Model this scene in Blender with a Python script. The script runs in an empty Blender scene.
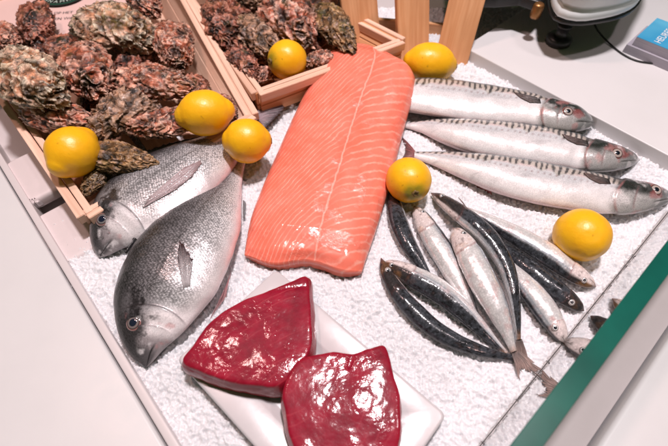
import bpy, bmesh, math, random
import numpy as np
from mathutils import Vector, Matrix
random.seed(11)
RNG = np.random.default_rng(11)
SC = bpy.context.scene
COL = SC.collection

# ---------------------------------------------------------------- camera
F = 420.0
PITCH = math.radians(55)
DIST = 0.5
CAM = np.array([0, -DIST*math.cos(PITCH), DIST*math.sin(PITCH)])
FW = np.array([0, math.cos(PITCH), -math.sin(PITCH)])
UP = np.array([0, math.sin(PITCH), math.cos(PITCH)])
RT = np.array([1.0, 0, 0])

def at(px, py, z=0.0):
    d = FW + RT*(px-334)/F + UP*(223-py)/F
    return CAM + d*((z-CAM[2])/d[2])

def proj(p):
    q = np.asarray(p) - CAM
    w = q @ FW
    return 334 + F*(q @ RT)/w, 223 - F*(q @ UP)/w

cd = bpy.data.cameras.new('camera')
cam = bpy.data.objects.new('camera', cd)
COL.objects.link(cam)
cam.location = CAM
cam.rotation_euler = (math.radians(90)-PITCH, 0, 0)
cd.sensor_width = 36
cd.lens = F/668*36
cd.clip_start = 0.01
cd.clip_end = 50
cd.dof.use_dof = True
cd.dof.focus_distance = 0.47
cd.dof.aperture_fstop = 5.0
SC.camera = cam

# ---------------------------------------------------------------- numpy noise
def _hash(ix, iy, iz, seed):
    h = (ix*374761393 + iy*668265263 + iz*2147483647 + seed*1274126177) & 0xffffffff
    h = ((h ^ (h >> 13))*1274126177) & 0xffffffff
    return ((h ^ (h >> 16)) & 0xffff)/65535.0

def vnoise(p, seed=0):
    p = np.asarray(p, float)
    i = np.floor(p).astype(np.int64)
    f = p - i
    f = f*f*(3-2*f)
    r = 0
    for dx in (0, 1):
        for dy in (0, 1):
            for dz in (0, 1):
                w = (f[..., 0] if dx else 1-f[..., 0])*(f[..., 1] if dy else 1-f[..., 1])*(f[..., 2] if dz else 1-f[..., 2])
                r = r + w*_hash(i[..., 0]+dx, i[..., 1]+dy, i[..., 2]+dz, seed)
    return r*2-1

def fbm(p, oct=4, seed=0, gain=0.5):
    s, a, t = 0, 1.0, 0
    for k in range(oct):
        s = s + a*vnoise(np.asarray(p)*(2.03**k), seed+k*17)
        t += a
        a *= gain
    return s/t

def sstep(a, b, x):
    t = np.clip((x-a)/(b-a), 0, 1)
    return t*t*(3-2*t)

def mix(a, b, t):
    t = np.asarray(t)[..., None]
    return np.asarray(a)*(1-t) + np.asarray(b)*t

def catmull(P, n, ts=None):
    P = np.asarray(P, float)
    d = np.r_[0, np.cumsum(np.linalg.norm(np.diff(P, axis=0), axis=1))]
    d /= d[-1]
    if ts is None:
        ts = np.linspace(0, 1, n)
    m = np.gradient(P, d, axis=0) if len(P) > 2 else np.repeat((P[1]-P[0])[None], 2, 0)
    k = np.clip(np.searchsorted(d, ts, side='right')-1, 0, len(P)-2)
    h = (d[k+1]-d[k])[:, None]
    t = ((ts-d[k])[:, None])/h
    return ((2*t**3-3*t**2+1)*P[k] + (t**3-2*t**2+t)*h*m[k] + (-2*t**3+3*t**2)*P[k+1] + (t**3-t**2)*h*m[k+1])

def closed(P, n):
    P = np.asarray(P, float)
    m = len(P)
    Q = catmull(np.r_[P[-3:], P, P[:3]], 4000)
    d = np.r_[0, np.cumsum(np.linalg.norm(np.diff(np.r_[P[-3:], P, P[:3]], axis=0), axis=1))]
    a, b = d[3]/d[-1], d[3+m]/d[-1]
    i0, i1 = int(a*3999), int(b*3999)
    Q = Q[i0:i1+1]
    L = np.r_[0, np.cumsum(np.linalg.norm(np.diff(Q, axis=0), axis=1))]
    t = np.linspace(0, L[-1], n, endpoint=False)
    return np.stack([np.interp(t, L, Q[:, k]) for k in range(Q.shape[1])], 1)

# ---------------------------------------------------------------- objects
def thing(name, label, cat, loc=(0, 0, 0), group=None):
    o = bpy.data.objects.new(name, None)
    o.empty_display_size = 0.02
    COL.objects.link(o)
    o.location = loc
    o['label'] = label
    o['category'] = cat
    if group:
        o['group'] = group
    return o

def link_mesh(name, me, mat, parent=None):
    o = bpy.data.objects.new(name, me)
    COL.objects.link(o)
    me.materials.append(mat)
    if parent is not None:
        o.parent = parent
    return o

def world_loc(o):
    l = np.zeros(3)
    while o is not None:
        l += np.array(o.location)
        o = o.parent
    return l

def mesh(name, verts, faces, mat, parent=None, smooth=True, uv=None, cols=None, fl=None):
    """verts are world coordinates; cols: {attr: n x 4}, fl: {attr: n}"""
    verts = np.asarray(verts, float)
    if parent is not None:
        verts = verts - world_loc(parent)
    me = bpy.data.meshes.new(name)
    if isinstance(faces, np.ndarray):
        nf, k = faces.shape
        me.vertices.add(len(verts))
        me.vertices.foreach_set('co', verts.ravel())
        me.loops.add(nf*k)
        me.loops.foreach_set('vertex_index', faces.astype(np.int32).ravel())
        me.polygons.add(nf)
        me.polygons.foreach_set('loop_start', np.arange(0, nf*k, k, dtype=np.int32))
        me.update(calc_edges=True)
    else:
        me.from_pydata([tuple(v) for v in verts], [], faces)
        me.update()
    me.validate()
    me.polygons.foreach_set('use_smooth', [smooth]*len(me.polygons))
    if uv is not None:
        lay = me.uv_layers.new(name='UVMap')
        li = np.zeros(len(me.loops), np.int32)
        me.loops.foreach_get('vertex_index', li)
        lay.data.foreach_set('uv', np.asarray(uv, float)[li].ravel())
    for k, c in (cols or {}).items():
        a = me.attributes.new(k, 'FLOAT_COLOR', 'POINT')
        a.data.foreach_set('color', np.asarray(c, float).ravel())
    for k, c in (fl or {}).items():
        a = me.attributes.new(k, 'FLOAT', 'POINT')
        a.data.foreach_set('value', np.asarray(c, float).ravel())
    return link_mesh(name, me, mat, parent)

def grid(nu, nv, wrap=False, off=0):
    i, j = np.meshgrid(np.arange(nu-1), np.arange(nv if wrap else nv-1), indexing='ij')
    j2 = (j+1) % nv
    f = np.stack([i*nv+j, (i+1)*nv+j, (i+1)*nv+j2, i*nv+j2], -1).reshape(-1, 4)
    return f+off

def bm_obj(name, bm, mat, parent=None, smooth=False):
    me = bpy.data.meshes.new(name)
    if parent is not None:
        bmesh.ops.translate(bm, verts=bm.verts, vec=Vector(-world_loc(parent)))
    bm.normal_update()
    bm.to_mesh(me)
    bm.free()
    me.polygons.foreach_set('use_smooth', [smooth]*len(me.polygons))
    return link_mesh(name, me, mat, parent)

def prism(name, pts, z0, z1, mat, parent=None, bevel=0.0, seg=3, smooth=False):
    bm = bmesh.new()
    b = [bm.verts.new((p[0], p[1], z0)) for p in pts]
    t = [bm.verts.new((p[0], p[1], z1)) for p in pts]
    n = len(pts)
    bm.faces.new(t)
    bm.faces.new(b[::-1])
    for i in range(n):
        bm.faces.new((b[i], b[(i+1) % n], t[(i+1) % n], t[i]))
    bmesh.ops.recalc_face_normals(bm, faces=bm.faces)
    if bevel:
        bmesh.ops.bevel(bm, geom=list(bm.edges), offset=bevel, segments=seg, affect='EDGES', profile=0.5)
    return bm_obj(name, bm, mat, parent, smooth)

def board(name, a, b, c, thick, mat, parent, bevel=0.0006, warp=0.0, c2=None):
    """plank with corners a, b (long edge), c = vector across; thick = thickness vector. UV in metres along the grain."""
    a, b, c, t = (np.asarray(x, float) for x in (a, b, c, thick))
    cb = c if c2 is None else np.asarray(c2, float)
    L = np.linalg.norm(b-a)
    W = np.linalg.norm(c)
    n = max(2, int(L/0.02))
    bm = bmesh.new()
    uvl = bm.loops.layers.uv.new('UVMap')
    seed = random.random()*50
    rings = []
    for i in range(n+1):
        s = i/n
        w = warp*np.array([fbm(np.array([s*2.3+seed, 0.3, k*3.1]), 2) for k in range(3)])
        p = a+(b-a)*s+w
        cc_ = c*(1-s)+cb*s
        rings.append([bm.verts.new(p), bm.verts.new(p+cc_), bm.verts.new(p+cc_+t), bm.verts.new(p+t)])
    def face(vs, uvs):
        f = bm.faces.new(vs)
        for l, q in zip(f.loops, uvs):
            l[uvl].uv = q
    T = np.linalg.norm(t)
    per = [0, W, W+T, 2*W+T, 2*W+2*T]
    for i in range(n):
        u0, u1 = L*i/n+seed, L*(i+1)/n+seed
        for k in range(4):
            k2 = (k+1) % 4
            face((rings[i][k], rings[i][k2], rings[i+1][k2], rings[i+1][k]), ((u0, per[k]), (u0, per[k+1]), (u1, per[k+1]), (u1, per[k])))
    face(rings[0][::-1], ((seed, 0),)*4)
    face(rings[-1], ((seed+L, 0),)*4)
    bmesh.ops.recalc_face_normals(bm, faces=bm.faces)
    if bevel:
        es = [e for e in bm.edges if e.is_manifold and e.calc_face_angle(0) > 0.7]
        bmesh.ops.bevel(bm, geom=es, offset=bevel, segments=2, affect='EDGES')
    return bm_obj(name, bm, mat, parent)

# ---------------------------------------------------------------- materials
class M:
    def __init__(s, name):
        s.m = bpy.data.materials.new(name)
        s.m.use_nodes = True
        s.t = s.m.node_tree
        s.b = s.t.nodes['Principled BSDF']
        s.out = s.t.nodes['Material Output']

    def n(s, typ, **kw):
        x = s.t.nodes.new('ShaderNode'+typ)
        for k, v in kw.items():
            if hasattr(x, k):
                setattr(x, k, v)
        return x

    def link(s, a, b):
        s.t.links.new(a, b)

    def set(s, **kw):
        for k, v in kw.items():
            i = s.b.inputs[k.replace('_', ' ')]
            i.default_value = (*v, 1) if isinstance(v, tuple) and len(v) == 3 and i.type == 'RGBA' else v
        return s

    def coord(s, kind='Object', scale=(1, 1, 1)):
        c = s.n('TexCoord')
        mp = s.n('Mapping')
        mp.inputs['Scale'].default_value = scale
        s.link(c.outputs[kind], mp.inputs[0])
        return mp.outputs[0]

    def noise(s, co, scale, detail=4, rough=0.55, dist=0.0):
        x = s.n('TexNoise')
        x.inputs['Scale'].default_value = scale
        x.inputs['Detail'].default_value = detail
        x.inputs['Roughness'].default_value = rough
        x.inputs['Distortion'].default_value = dist
        s.link(co, x.inputs['Vector'])
        return x.outputs['Fac']

    def voro(s, co, scale, rand=1.0, feature='F1'):
        x = s.n('TexVoronoi')
        x.feature = feature
        x.inputs['Scale'].default_value = scale
        x.inputs['Randomness'].default_value = rand
        s.link(co, x.inputs['Vector'])
        return x.outputs['Distance']

    def ramp(s, fac, stops):
        x = s.n('ValToRGB')
        e = x.color_ramp.elements
        while len(e) < len(stops):
            e.new(0.5)
        for el, (p, c) in zip(e, stops):
            el.position = p
            el.color = (*c, 1) if isinstance(c, tuple) else (c, c, c, 1)
        s.link(fac, x.inputs[0])
        return x.outputs[0]

    def math(s, op, a, b=None, c=None):
        x = s.n('Math')
        x.operation = op
        for i, v in enumerate((a, b, c)):
            if v is None:
                continue
            if isinstance(v, (int, float)):
                x.inputs[i].default_value = v
            else:
                s.link(v, x.inputs[i])
        return x.outputs[0]

    def mixc(s, fac, a, b, blend='MIX'):
        x = s.n('MixRGB')
        x.blend_type = blend
        for i, v in enumerate((fac, a, b)):
            if isinstance(v, (int, float)):
                x.inputs[i].default_value = v if i == 0 else (v, v, v, 1)
            elif isinstance(v, tuple):
                x.inputs[i].default_value = (*v, 1)
            else:
                s.link(v, x.inputs[i])
        return x.outputs[0]

    def attr(s, name):
        x = s.n('Attribute')
        x.attribute_name = name
        return x

    def bump(s, h, strength=0.3, dist=0.001, prev=None):
        x = s.n('Bump')
        x.inputs['Strength'].default_value = strength
        x.inputs['Distance'].default_value = dist
        s.link(h, x.inputs['Height'])
        if prev is not None:
            s.link(prev, x.inputs['Normal'])
        s.link(x.outputs[0], s.b.inputs['Normal'])
        s.link(x.outputs[0], s.b.inputs['Coat Normal'])
        return x.outputs[0]

    def base(s, c):
        s.link(c, s.b.inputs['Base Color'])

def wood(name, c0, c1):
    m = M(name)
    co = m.coord('UV', (6, 160, 1))
    n1 = m.noise(co, 1.0, 5, 0.6, 0.8)
    co2 = m.coord('UV', (9, 28, 1))
    n2 = m.noise(co2, 1.0, 3, 0.5)
    c = m.ramp(n1, [(0.3, c0), (0.68, c1)])
    c = m.mixc(m.ramp(n2, [(0.35, 0.0), (0.75, 0.55)]), c, tuple(x*0.72 for x in c0))
    m.base(c)
    m.set(Roughness=0.62)
    m.bump(n1, 0.35, 0.0006)
    return m.m

WOOD_PALE = wood('pale_wood', (0.68, 0.41, 0.29), (0.86, 0.60, 0.46))
WOOD_ORANGE = wood('orange_wood', (0.66, 0.30, 0.13), (0.84, 0.47, 0.25))

def plain(name, c, rough=0.4, **kw):
    m = M(name)
    m.set(Base_Color=c, Roughness=rough, **kw)
    return m

def panel(name, c, rough=0.35):
    m = plain(name, c, rough)
    co = m.coord('Object')
    m.base(m.mixc(m.ramp(m.noise(co, 14, 4), [(0.4, 0.0), (0.7, 0.12)]), c, tuple(x*0.86 for x in c)))
    m.link(m.ramp(m.noise(co, 40, 4), [(0.3, rough*0.8), (0.7, rough*1.25)]), m.b.inputs['Roughness'])
    m.bump(m.noise(co, 300, 2), 0.04, 0.0005)
    return m.m

WHITE_PANEL = panel('white_laminate', (0.64, 0.63, 0.635))
RIM_PANEL = panel('white_rim', (0.62, 0.57, 0.57))
PLASTIC = panel('white_plastic', (0.66, 0.58, 0.58), 0.45)
PORCELAIN = panel('white_porcelain', (0.56, 0.53, 0.54), 0.22)
DARK = plain('dark_gap', (0.02, 0.018, 0.018), 0.5).m
GREY_METAL = panel('grey_metal', (0.42, 0.39, 0.39), 0.4)

# fish skin: per-vertex markings (Col rgb, a = silver), Msk r = scale pattern, g = speckle
def skin(name, cell, rand=0.45, bumpd=0.0005, rough=0.28, stretch=(1, 1, 1), rot=0.0):
    m = M(name)
    a = m.attr('Col')
    k = m.attr('Msk')
    sep = m.n('SeparateColor')
    m.link(k.outputs['Color'], sep.inputs[0])
    co = m.coord('UV')
    mp_ = m.n('Mapping')
    mp_.vector_type = 'TEXTURE'
    mp_.inputs['Rotation'].default_value = (0, 0, rot)
    mp_.inputs['Scale'].default_value = tuple(1/x for x in stretch)
    m.link(co, mp_.inputs[0])
    cov = mp_.outputs[0]
    v = m.voro(cov, cell, rand)
    v2 = m.n('TexVoronoi')
    v2.inputs['Scale'].default_value = cell
    v2.inputs['Randomness'].default_value = rand
    m.link(co, v2.inputs['Vector'])
    tone = m.ramp(v, [(0.10, 1.5), (0.34, 0.85), (0.62, 0.22)])
    c = m.mixc(sep.outputs[0], a.outputs['Color'], tone, 'MULTIPLY')
    sp = m.noise(co, cell*0.9, 5, 0.7)
    c = m.mixc(sep.outputs[1], c, m.ramp(sp, [(0.36, 0.16), (0.56, 1.15)]), 'MULTIPLY')
    lo = m.noise(co, 55, 4, 0.6)
    c = m.mixc(0.6, c, m.ramp(lo, [(0.25, 0.72), (0.7, 1.12)]), 'MULTIPLY')
    m.base(c)
    m.link(a.outputs['Alpha'], m.b.inputs['Metallic'])
    m.set(Roughness=rough, Coat_Weight=0.55, Coat_Roughness=0.07, Specular_IOR_Level=0.22)
    m.link(m.ramp(sp, [(0.3, rough*0.9), (0.75, rough*1.6)]), m.b.inputs['Roughness'])
    h = m.math('MULTIPLY', m.math('SUBTRACT', 1.0, v), sep.outputs[0])
    b1 = m.bump(h, 0.55, bumpd)
    m.bump(m.noise(co, 160, 4, 0.6), 0.25, 0.0012, b1)
    return m.m

SKIN_BREAM = skin('bream_skin', 640, 0.5, 0.0004, 0.25, (0.62, 1.25, 1), 0.62)
SKIN_MACK = skin('mackerel_skin', 700, 0.8, 0.0003, 0.25)
SKIN_SARD = skin('sardine_skin', 420, 0.7, 0.0004, 0.20)

def eye_mats():
    m = M('eye')
    m.base(m.attr('Col').outputs['Color'])
    m.set(Roughness=0.08, Coat_Weight=1.0, Coat_Roughness=0.03)
    return m.m
EYE = eye_mats()

def fin_mat(name):
    m = M(name)
    co = m.coord('UV', (60, 3, 1))
    w = m.noise(co, 1.0, 3, 0.5)
    a = m.attr('Col')
    c = m.mixc(1.0, a.outputs['Color'], m.ramp(w, [(0.3, 0.35), (0.65, 1.25)]), 'MULTIPLY')
    m.base(c)
    m.set(Roughness=0.3, Coat_Weight=0.4)
    m.bump(w, 0.6, 0.001)
    return m.m
FIN = fin_mat('fin_membrane')

# ---------------------------------------------------------------- fish
class Fish:
    def __init__(s, name, label, cat, dors, vent, thick, z0, colfn, mat, n=220, m=96, thmax=1, roll=0.0, group=None, disp=None, flat=1.0, lift=None, slim=0.94):
        base = at(*np.mean(np.r_[dors, vent], 0), z0)
        s.o = thing(name, label, cat, base, group)
        ts = np.linspace(0, 1, n)
        ts = ts**1.25
        d2, v2 = catmull(dors, n, ts), catmull(vent, n, ts)
        mid_ = (d2+v2)/2
        d2, v2 = mid_+(d2-mid_)*slim, mid_+(v2-mid_)*slim
        lf = np.zeros(n) if lift is None else np.interp(ts, lift[0], lift[1])
        zc = np.full(n, z0+0.012)
        for it in range(3):
            D = np.array([at(p[0], p[1], z) for p, z in zip(d2, zc)])
            V = np.array([at(p[0], p[1], z) for p, z in zip(v2, zc)])
            hw = np.linalg.norm(D-V, axis=1)/2
            th = np.minimum(hw*thick, thmax)
            k = max(3, n//25)
            pad = np.r_[np.full(k, th[0]), th, np.full(k, th[-1])]
            ths = np.convolve(pad, np.ones(2*k+1)/(2*k+1), 'valid')
            th = np.where(ts < 0.12, th, ths)
            zc = z0+0.85*th+lf
        s.n, s.m, s.ts, s.th, s.zc = n, m, ts, th, zc
        s.c = (D+V)/2
        s.w = (D-V)/2
        s.hw = hw
        ang = np.linspace(0, 2*math.pi, m, endpoint=False)
        S = np.cos(ang)[None].repeat(n, 0)
        T = np.sign(np.sin(ang))*np.abs(np.sin(ang))**1.15
        T = T[None].repeat(n, 0)
        B = np.cos(ang-roll)[None].repeat(n, 0)
        U = ts[:, None].repeat(m, 1)
        pos = s.c[:, None]+s.w[:, None]*S[..., None]
        pos[..., 2] = zc[:, None]+th[:, None]*T*np.where(T < 0, flat, 1)
        nrm = s.w[:, None]/np.maximum(hw, 1e-5)[:, None, None]*S[..., None]
        nrm[..., 2] += T
        L = np.r_[0, np.cumsum(np.linalg.norm(np.diff(s.c, axis=0), axis=1))]
        Bs = np.where(T > 0, 1, -1)*np.arccos(np.clip(S, -1, 1))
        uv = np.stack([L[:, None].repeat(m, 1), np.abs(Bs)*hw.max()*0.72+np.where(T < 0, 0.3, 0)], -1)
        s.L = L[-1]
        if disp is not None:
            dd = disp(U, B, T, pos, s)
            dd = dd*sstep(0, 0.03, U)
            pos = pos+nrm*dd[..., None]
        rgba, msk = colfn(U, B, T, pos, s)
        s.pos, s.nrm = pos, nrm
        f = grid(n, m, True)
        V_ = pos.reshape(-1, 3)
        faces = [tuple(x) for x in f] + [tuple((n-1)*m+np.arange(m)[::-1]), tuple(np.arange(m))]
        faces = f
        s.body = mesh('body', V_, faces, mat, s.o, uv=uv.reshape(-1, 2), cols={'Col': rgba.reshape(-1, 4), 'Msk': msk.reshape(-1, 4)})
        px, py = proj(V_)
        s.scr = np.stack([px, py], 1)
        s.up = (T > 0.02).ravel()

    def find(s, x, y):
        d = np.hypot(s.scr[:, 0]-x, s.scr[:, 1]-y)+np.where(s.up, 0, 1e3)
        return int(np.argmin(d))

    def eye(s, x, y, r, iris=(0.75, 0.72, 0.68), ring=(0.25, 0.03, 0.03), pup=(0.006, 0.008, 0.016), pr=0.5):
        i = s.find(x, y)
        p = s.pos.reshape(-1, 3)[i]
        nn = s.nrm.reshape(-1, 3)[i].copy()
        nn = nn/np.linalg.norm(nn)
        nn = nn*0.30+np.array([0, -0.28, 0.62])
        nn /= np.linalg.norm(nn)
        a = np.cross(nn, [0.3, 1, 0.1]); a /= np.linalg.norm(a)
        b = np.cross(nn, a)
        def dome(rad, h, lift, cf, nr=10, ns=28):
            vs, cs = [], []
            for k in range(nr):
                q = k/(nr-1)
                for j in range(ns):
                    t = 2*math.pi*j/ns
                    vs.append(p+(a*math.cos(t)+b*math.sin(t))*rad*q+nn*(h*math.sqrt(max(0, 1-q*q))+lift))
                    cs.append((*cf(q), 0))
            return np.array(vs), np.array(cs), grid(nr, ns, True)
        def cf(q):
            c_ = mix(iris, (0.03, 0.02, 0.022), sstep(0.64, 0.72, q))
            c_ = mix(c_, ring, sstep(0.74, 0.84, q))
            return tuple(mix(c_, (0.05, 0.02, 0.02), sstep(0.90, 1.0, q)))
        vs, cs, f = dome(r, r*0.40, -r*0.20, cf, 22)
        e = mesh('eye', vs, f, EYE, s.o, cols={'Col': cs})
        vs, cs, f = dome(r*pr, r*0.22, r*0.02, lambda q: pup)
        mesh('pupil', vs, f, EYE, e, cols={'Col': cs})

    def fin(s, base, tip, c0, c1, name='fin', zb=None, zt=0.002, rays=9, nt=10, ragged=0.0, onskin=False):
        """base, tip: pixel polylines; zb, zt heights"""
        nb = rays*4
        B2, T2 = catmull(base, nb), catmull(tip, nb)
        zb = s.zc.mean() if zb is None else zb
        zt_ = np.interp(np.linspace(0, 1, nb), np.linspace(0, 1, np.size(zt)), np.atleast_1d(zt))
        Bw = np.array([at(*p, zb) for p in B2])
        Tw = np.array([at(*p, z) for p, z in zip(T2, zt_)])
        rag = 1-ragged*np.abs(np.sin(np.arange(nb)*math.pi*rays/nb*1.0+1.2*RNG.random(nb)))
        q = np.linspace(0, 1, nt)
        P = Bw[:, None]*(1-q[None, :, None]*rag[:, None, None])+Tw[:, None]*(q[None, :, None]*rag[:, None, None])
        if onskin:
            R_ = B2[:, None]*(1-q[None, :, None]*rag[:, None, None])+T2[:, None]*(q[None, :, None]*rag[:, None, None])
            for i in range(nb):
                for j in range(nt):
                    k = s.find(*R_[i, j])
                    zz = s.pos.reshape(-1, 3)[k, 2]
                    P[i, j] = at(R_[i, j, 0], R_[i, j, 1], zz+0.0007+0.0006*q[j])
        ridge = np.cos(np.arange(nb)*2*math.pi*rays/nb)*0.00035
        P[..., 2] += ridge[:, None]*np.sin(q*math.pi*0.8+0.3)[None]+(0.0002 if onskin else 0.0012)*np.sin(q*math.pi)[None]
        Q = P.copy()
        Q[..., 2] -= 0.0006
        nbp = nb*nt
        f1 = grid(nb, nt)
        f2 = grid(nb, nt)[:, ::-1]+nbp
        rim = list(range(nt))+[i*nt+nt-1 for i in range(1, nb)]+[(nb-1)*nt+k for k in range(nt-2, -1, -1)]+[i*nt for i in range(nb-2, 0, -1)]
        f3 = np.array([(rim[i], rim[(i+1) % len(rim)], rim[(i+1) % len(rim)]+nbp, rim[i]+nbp) for i in range(len(rim))])
        c = mix(c0, c1, np.clip(q[None]+0.15*RNG.standard_normal(nb)[:, None], 0, 1))
        c = np.concatenate([c, np.zeros((nb, nt, 1))], -1).reshape(-1, 4)
        uv = np.stack(np.meshgrid(np.linspace(0, rays/9, nb), q, indexing='ij'), -1).reshape(-1, 2)
        V_ = np.r_[P.reshape(-1, 3), Q.reshape(-1, 3)]
        return mesh(name, V_, np.r_[f1, f2, f3], FIN, s.o, uv=np.r_[uv, uv], cols={'Col': np.r_[c, c]})

def pack(rgb, a):
    return np.concatenate([rgb, np.broadcast_to(np.asarray(a, float)[..., None], rgb.shape[:-1]+(1,))], -1)

def msk(sc, sp):
    z = np.zeros_like(sc)
    return np.stack([np.clip(sc, 0, 1), np.clip(sp, 0, 1), z, z], -1)

def line(d, w):
    return np.exp(-(d/w)**2)

def make_bream_col(flank_dark, eyepos):
    def f(U, B, T, pos, s):
        n1 = fbm(pos*60, 4, 3)
        n2 = fbm(pos*220, 3, 9)
        n3 = fbm(pos*700, 2, 5)
        BB = B+0.12*n1
        silver = np.array([0.80, 0.78, 0.80])
        rgb = mix(silver, (0.20, 0.185, 0.195), sstep(-0.40, 0.55, BB)*flank_dark)
        rgb = mix(rgb, (0.030, 0.028, 0.03), sstep(0.40, 0.98, BB)*0.95)
        rgb = mix(rgb, (0.86, 0.80, 0.81), sstep(-0.25, -0.75, BB))
        rgb = mix(rgb, (0.72, 0.36, 0.37), sstep(-0.55, -0.95, BB)*sstep(0.35, 0.7, U)*0.55)
        # head
        hd = sstep(0.30, 0.24, U+0.05*B)
        face = mix((0.36, 0.32, 0.33), (0.045, 0.042, 0.045), sstep(-0.05, 0.55, BB+0.3*n1))
        face = mix(face, (0.075, 0.07, 0.075), sstep(0.13, 0.06, U+0.03*n1)*sstep(-0.95, -0.5, B)*0.9)
        face = mix(face, (0.88, 0.82, 0.83), sstep(0.13, 0.175, U+0.02*n1)*sstep(0.38, 0.0, BB+0.15*n1)*0.95)
        face = mix(face, (0.04, 0.035, 0.037), sstep(0.12, 0.45, n2+0.4*n3)*0.65*sstep(-0.35, 0.1, B))
        face = mix(face, (0.80, 0.77, 0.78), sstep(0.12, 0.45, fbm(pos*120, 4, 47))*0.7*sstep(0.7, 0.3, B))  # scattered white highlights painted into the head colour
        face = mix(face, (0.58, 0.20, 0.20), sstep(0.25, 0.6, fbm(pos*110, 3, 41))*0.45)
        rgb = mix(rgb, face, hd)
        g = U-(0.235+0.045*(1-B**2))           # gill cover edge
        rgb = mix(rgb, (0.05, 0.04, 0.045), line(g, 0.006)*sstep(0.95, 0.6, np.abs(B))*0.75)
        g2 = U-(0.165+0.035*(1-(B+0.1)**2))
        rgb = mix(rgb, (0.10, 0.07, 0.075), line(g2, 0.0045)*sstep(0.7, 0.3, np.abs(B))*0.6)
        # dark shoulder blotch
        bl = 1.15*np.exp(-(((U-0.275)/0.05)**2+((B-0.55)/0.28)**2))+0.35*n2+0.2*n1
        st = fbm(np.stack([U*22, B*30, 0*U], -1), 3, 63)
        rgb = mix(rgb, (0.022, 0.018, 0.02), sstep(0.40, 0.85, bl+0.45*st+0.35*n3)*0.93)
        ml = U-0.10-0.0*B
        mouth = line(B+0.25+(U-0.0)*0.9, 0.05)*sstep(0.13, 0.10, U)
        rgb = mix(rgb, (0.015, 0.01, 0.01), mouth*0.95)
        lat = line(B-0.42+0.12*np.sin(U*3), 0.03)*sstep(0.28, 0.34, U)
        rgb = mix(rgb, (0.10, 0.09, 0.09), lat*0.5)
        wh = sstep(0.3, 0.7, n1+0.3*n3)*sstep(0.9, 0.4, np.abs(B))
        rgb = mix(rgb, (0.85, 0.8, 0.8), wh*0.35)
        sc = sstep(0.26, 0.33, U)*sstep(-0.95, -0.25, B)*0.85
        sp = 0.55*sstep(-0.2, 0.6, B)+0.25*hd
        return pack(rgb, 0.22*sstep(0.9, 0.2, B)*(1-hd)), msk(sc, sp)
    return f

def bream_disp(U, B, T, pos, s):
    g = U-(0.235+0.045*(1-B**2))
    d = -0.0026*sstep(-0.004, 0.008, g)*sstep(0.10, 0.02, g)*sstep(0.9, 0.6, np.abs(B))
    g2 = U-(0.165+0.035*(1-(B+0.1)**2))
    d = d-0.0016*sstep(-0.003, 0.008, g2)*sstep(0.055, 0.02, g2)*sstep(0.8, 0.4, np.abs(B))
    d = d-0.0024*line(B+0.25+U*0.9, 0.06)*sstep(0.13, 0.10, U)
    d = d+0.0010*fbm(pos*45, 3, 21)+0.0004*fbm(pos*160, 3, 27)*sstep(0.32, 0.1, U)
    return d

# back bream
b1 = Fish('gilthead_bream', 'silver bream lying against the left crate, tail under two lemons', 'fish',
          [(99, 258), (90, 242), (89, 226), (91, 207), (101, 189), (118, 172), (140, 158), (168, 147), (200, 138), (226, 128), (246, 119), (258, 112)],
          [(99, 258), (109, 255), (124, 248), (143, 241), (165, 233), (186, 221), (206, 204), (222, 186), (236, 166), (248, 142), (256, 128), (264, 120)],
          0.46, 0.004, make_bream_col(0.40, None), SKIN_BREAM, n=300, m=120, thmax=0.022, roll=0.25, disp=bream_disp, group='whole bream on the ice')
b1.eye(102, 219, 0.0080, iris=(0.17, 0.155, 0.155), ring=(0.30, 0.17, 0.16), pr=0.60, pup=(0.01, 0.013, 0.03))
b1.fin([(143, 208), (149, 197)], [(178, 188), (196, 172), (203, 160), (186, 166)], (0.52, 0.42, 0.43), (0.36, 0.26, 0.27), 'pectoral_fin', rays=8, ragged=0.05, onskin=True)
b1.fin([(252, 113), (262, 124)], [(283, 99), (285, 106), (276, 117), (264, 129)], (0.34, 0.24, 0.27), (0.07, 0.06, 0.07), 'tail_fin', zb=0.018, zt=0.016, rays=10, ragged=0.10)

# front bream
b2 = Fish('gilthead_bream', 'larger dark bream in front, its snout touching the white counter edge', 'fish',
          [(146, 368), (130, 356), (119, 338), (113, 318), (112, 298), (116, 276), (127, 252), (146, 228), (170, 208), (195, 192), (213, 180), (226, 166), (236, 152)],
          [(146, 368), (153, 362), (161, 353), (172, 343), (186, 331), (202, 313), (219, 293), (230, 270), (238, 247), (243, 223), (243, 202), (243, 182), (247, 158)],
          0.44, 0.005, make_bream_col(0.95, None), SKIN_BREAM, n=320, m=128, thmax=0.023, roll=0.3, disp=bream_disp, group='whole bream on the ice')
b2.eye(134, 323, 0.0080, iris=(0.19, 0.155, 0.15), ring=(0.34, 0.16, 0.15), pr=0.58, pup=(0.01, 0.014, 0.03))
b2.fin([(183, 288), (190, 286)], [(177, 256), (180, 238), (185, 246), (193, 258)], (0.52, 0.48, 0.49), (0.05, 0.025, 0.03), 'pectoral_fin', rays=5, ragged=0.10, onskin=True)
b2.fin([(222, 296), (231, 272)], [(209, 321), (226, 297)], (0.5, 0.22, 0.24), (0.6, 0.3, 0.3), 'pelvic_fin', zb=0.012, zt=0.004, rays=6, ragged=0.05)
b2.fin([(236, 153), (247, 158)], [(250, 122), (262, 130), (270, 146)], (0.10, 0.07, 0.08), (0.07, 0.05, 0.06), 'tail_fin', zb=0.013, zt=0.006, rays=10)
b2.fin([(243, 214), (243, 200)], [(245, 220), (246, 203)], (0.06, 0.05, 0.05), (0.03, 0.03, 0.03), 'anal_fin', zb=0.012, zt=0.004, rays=4)

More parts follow.
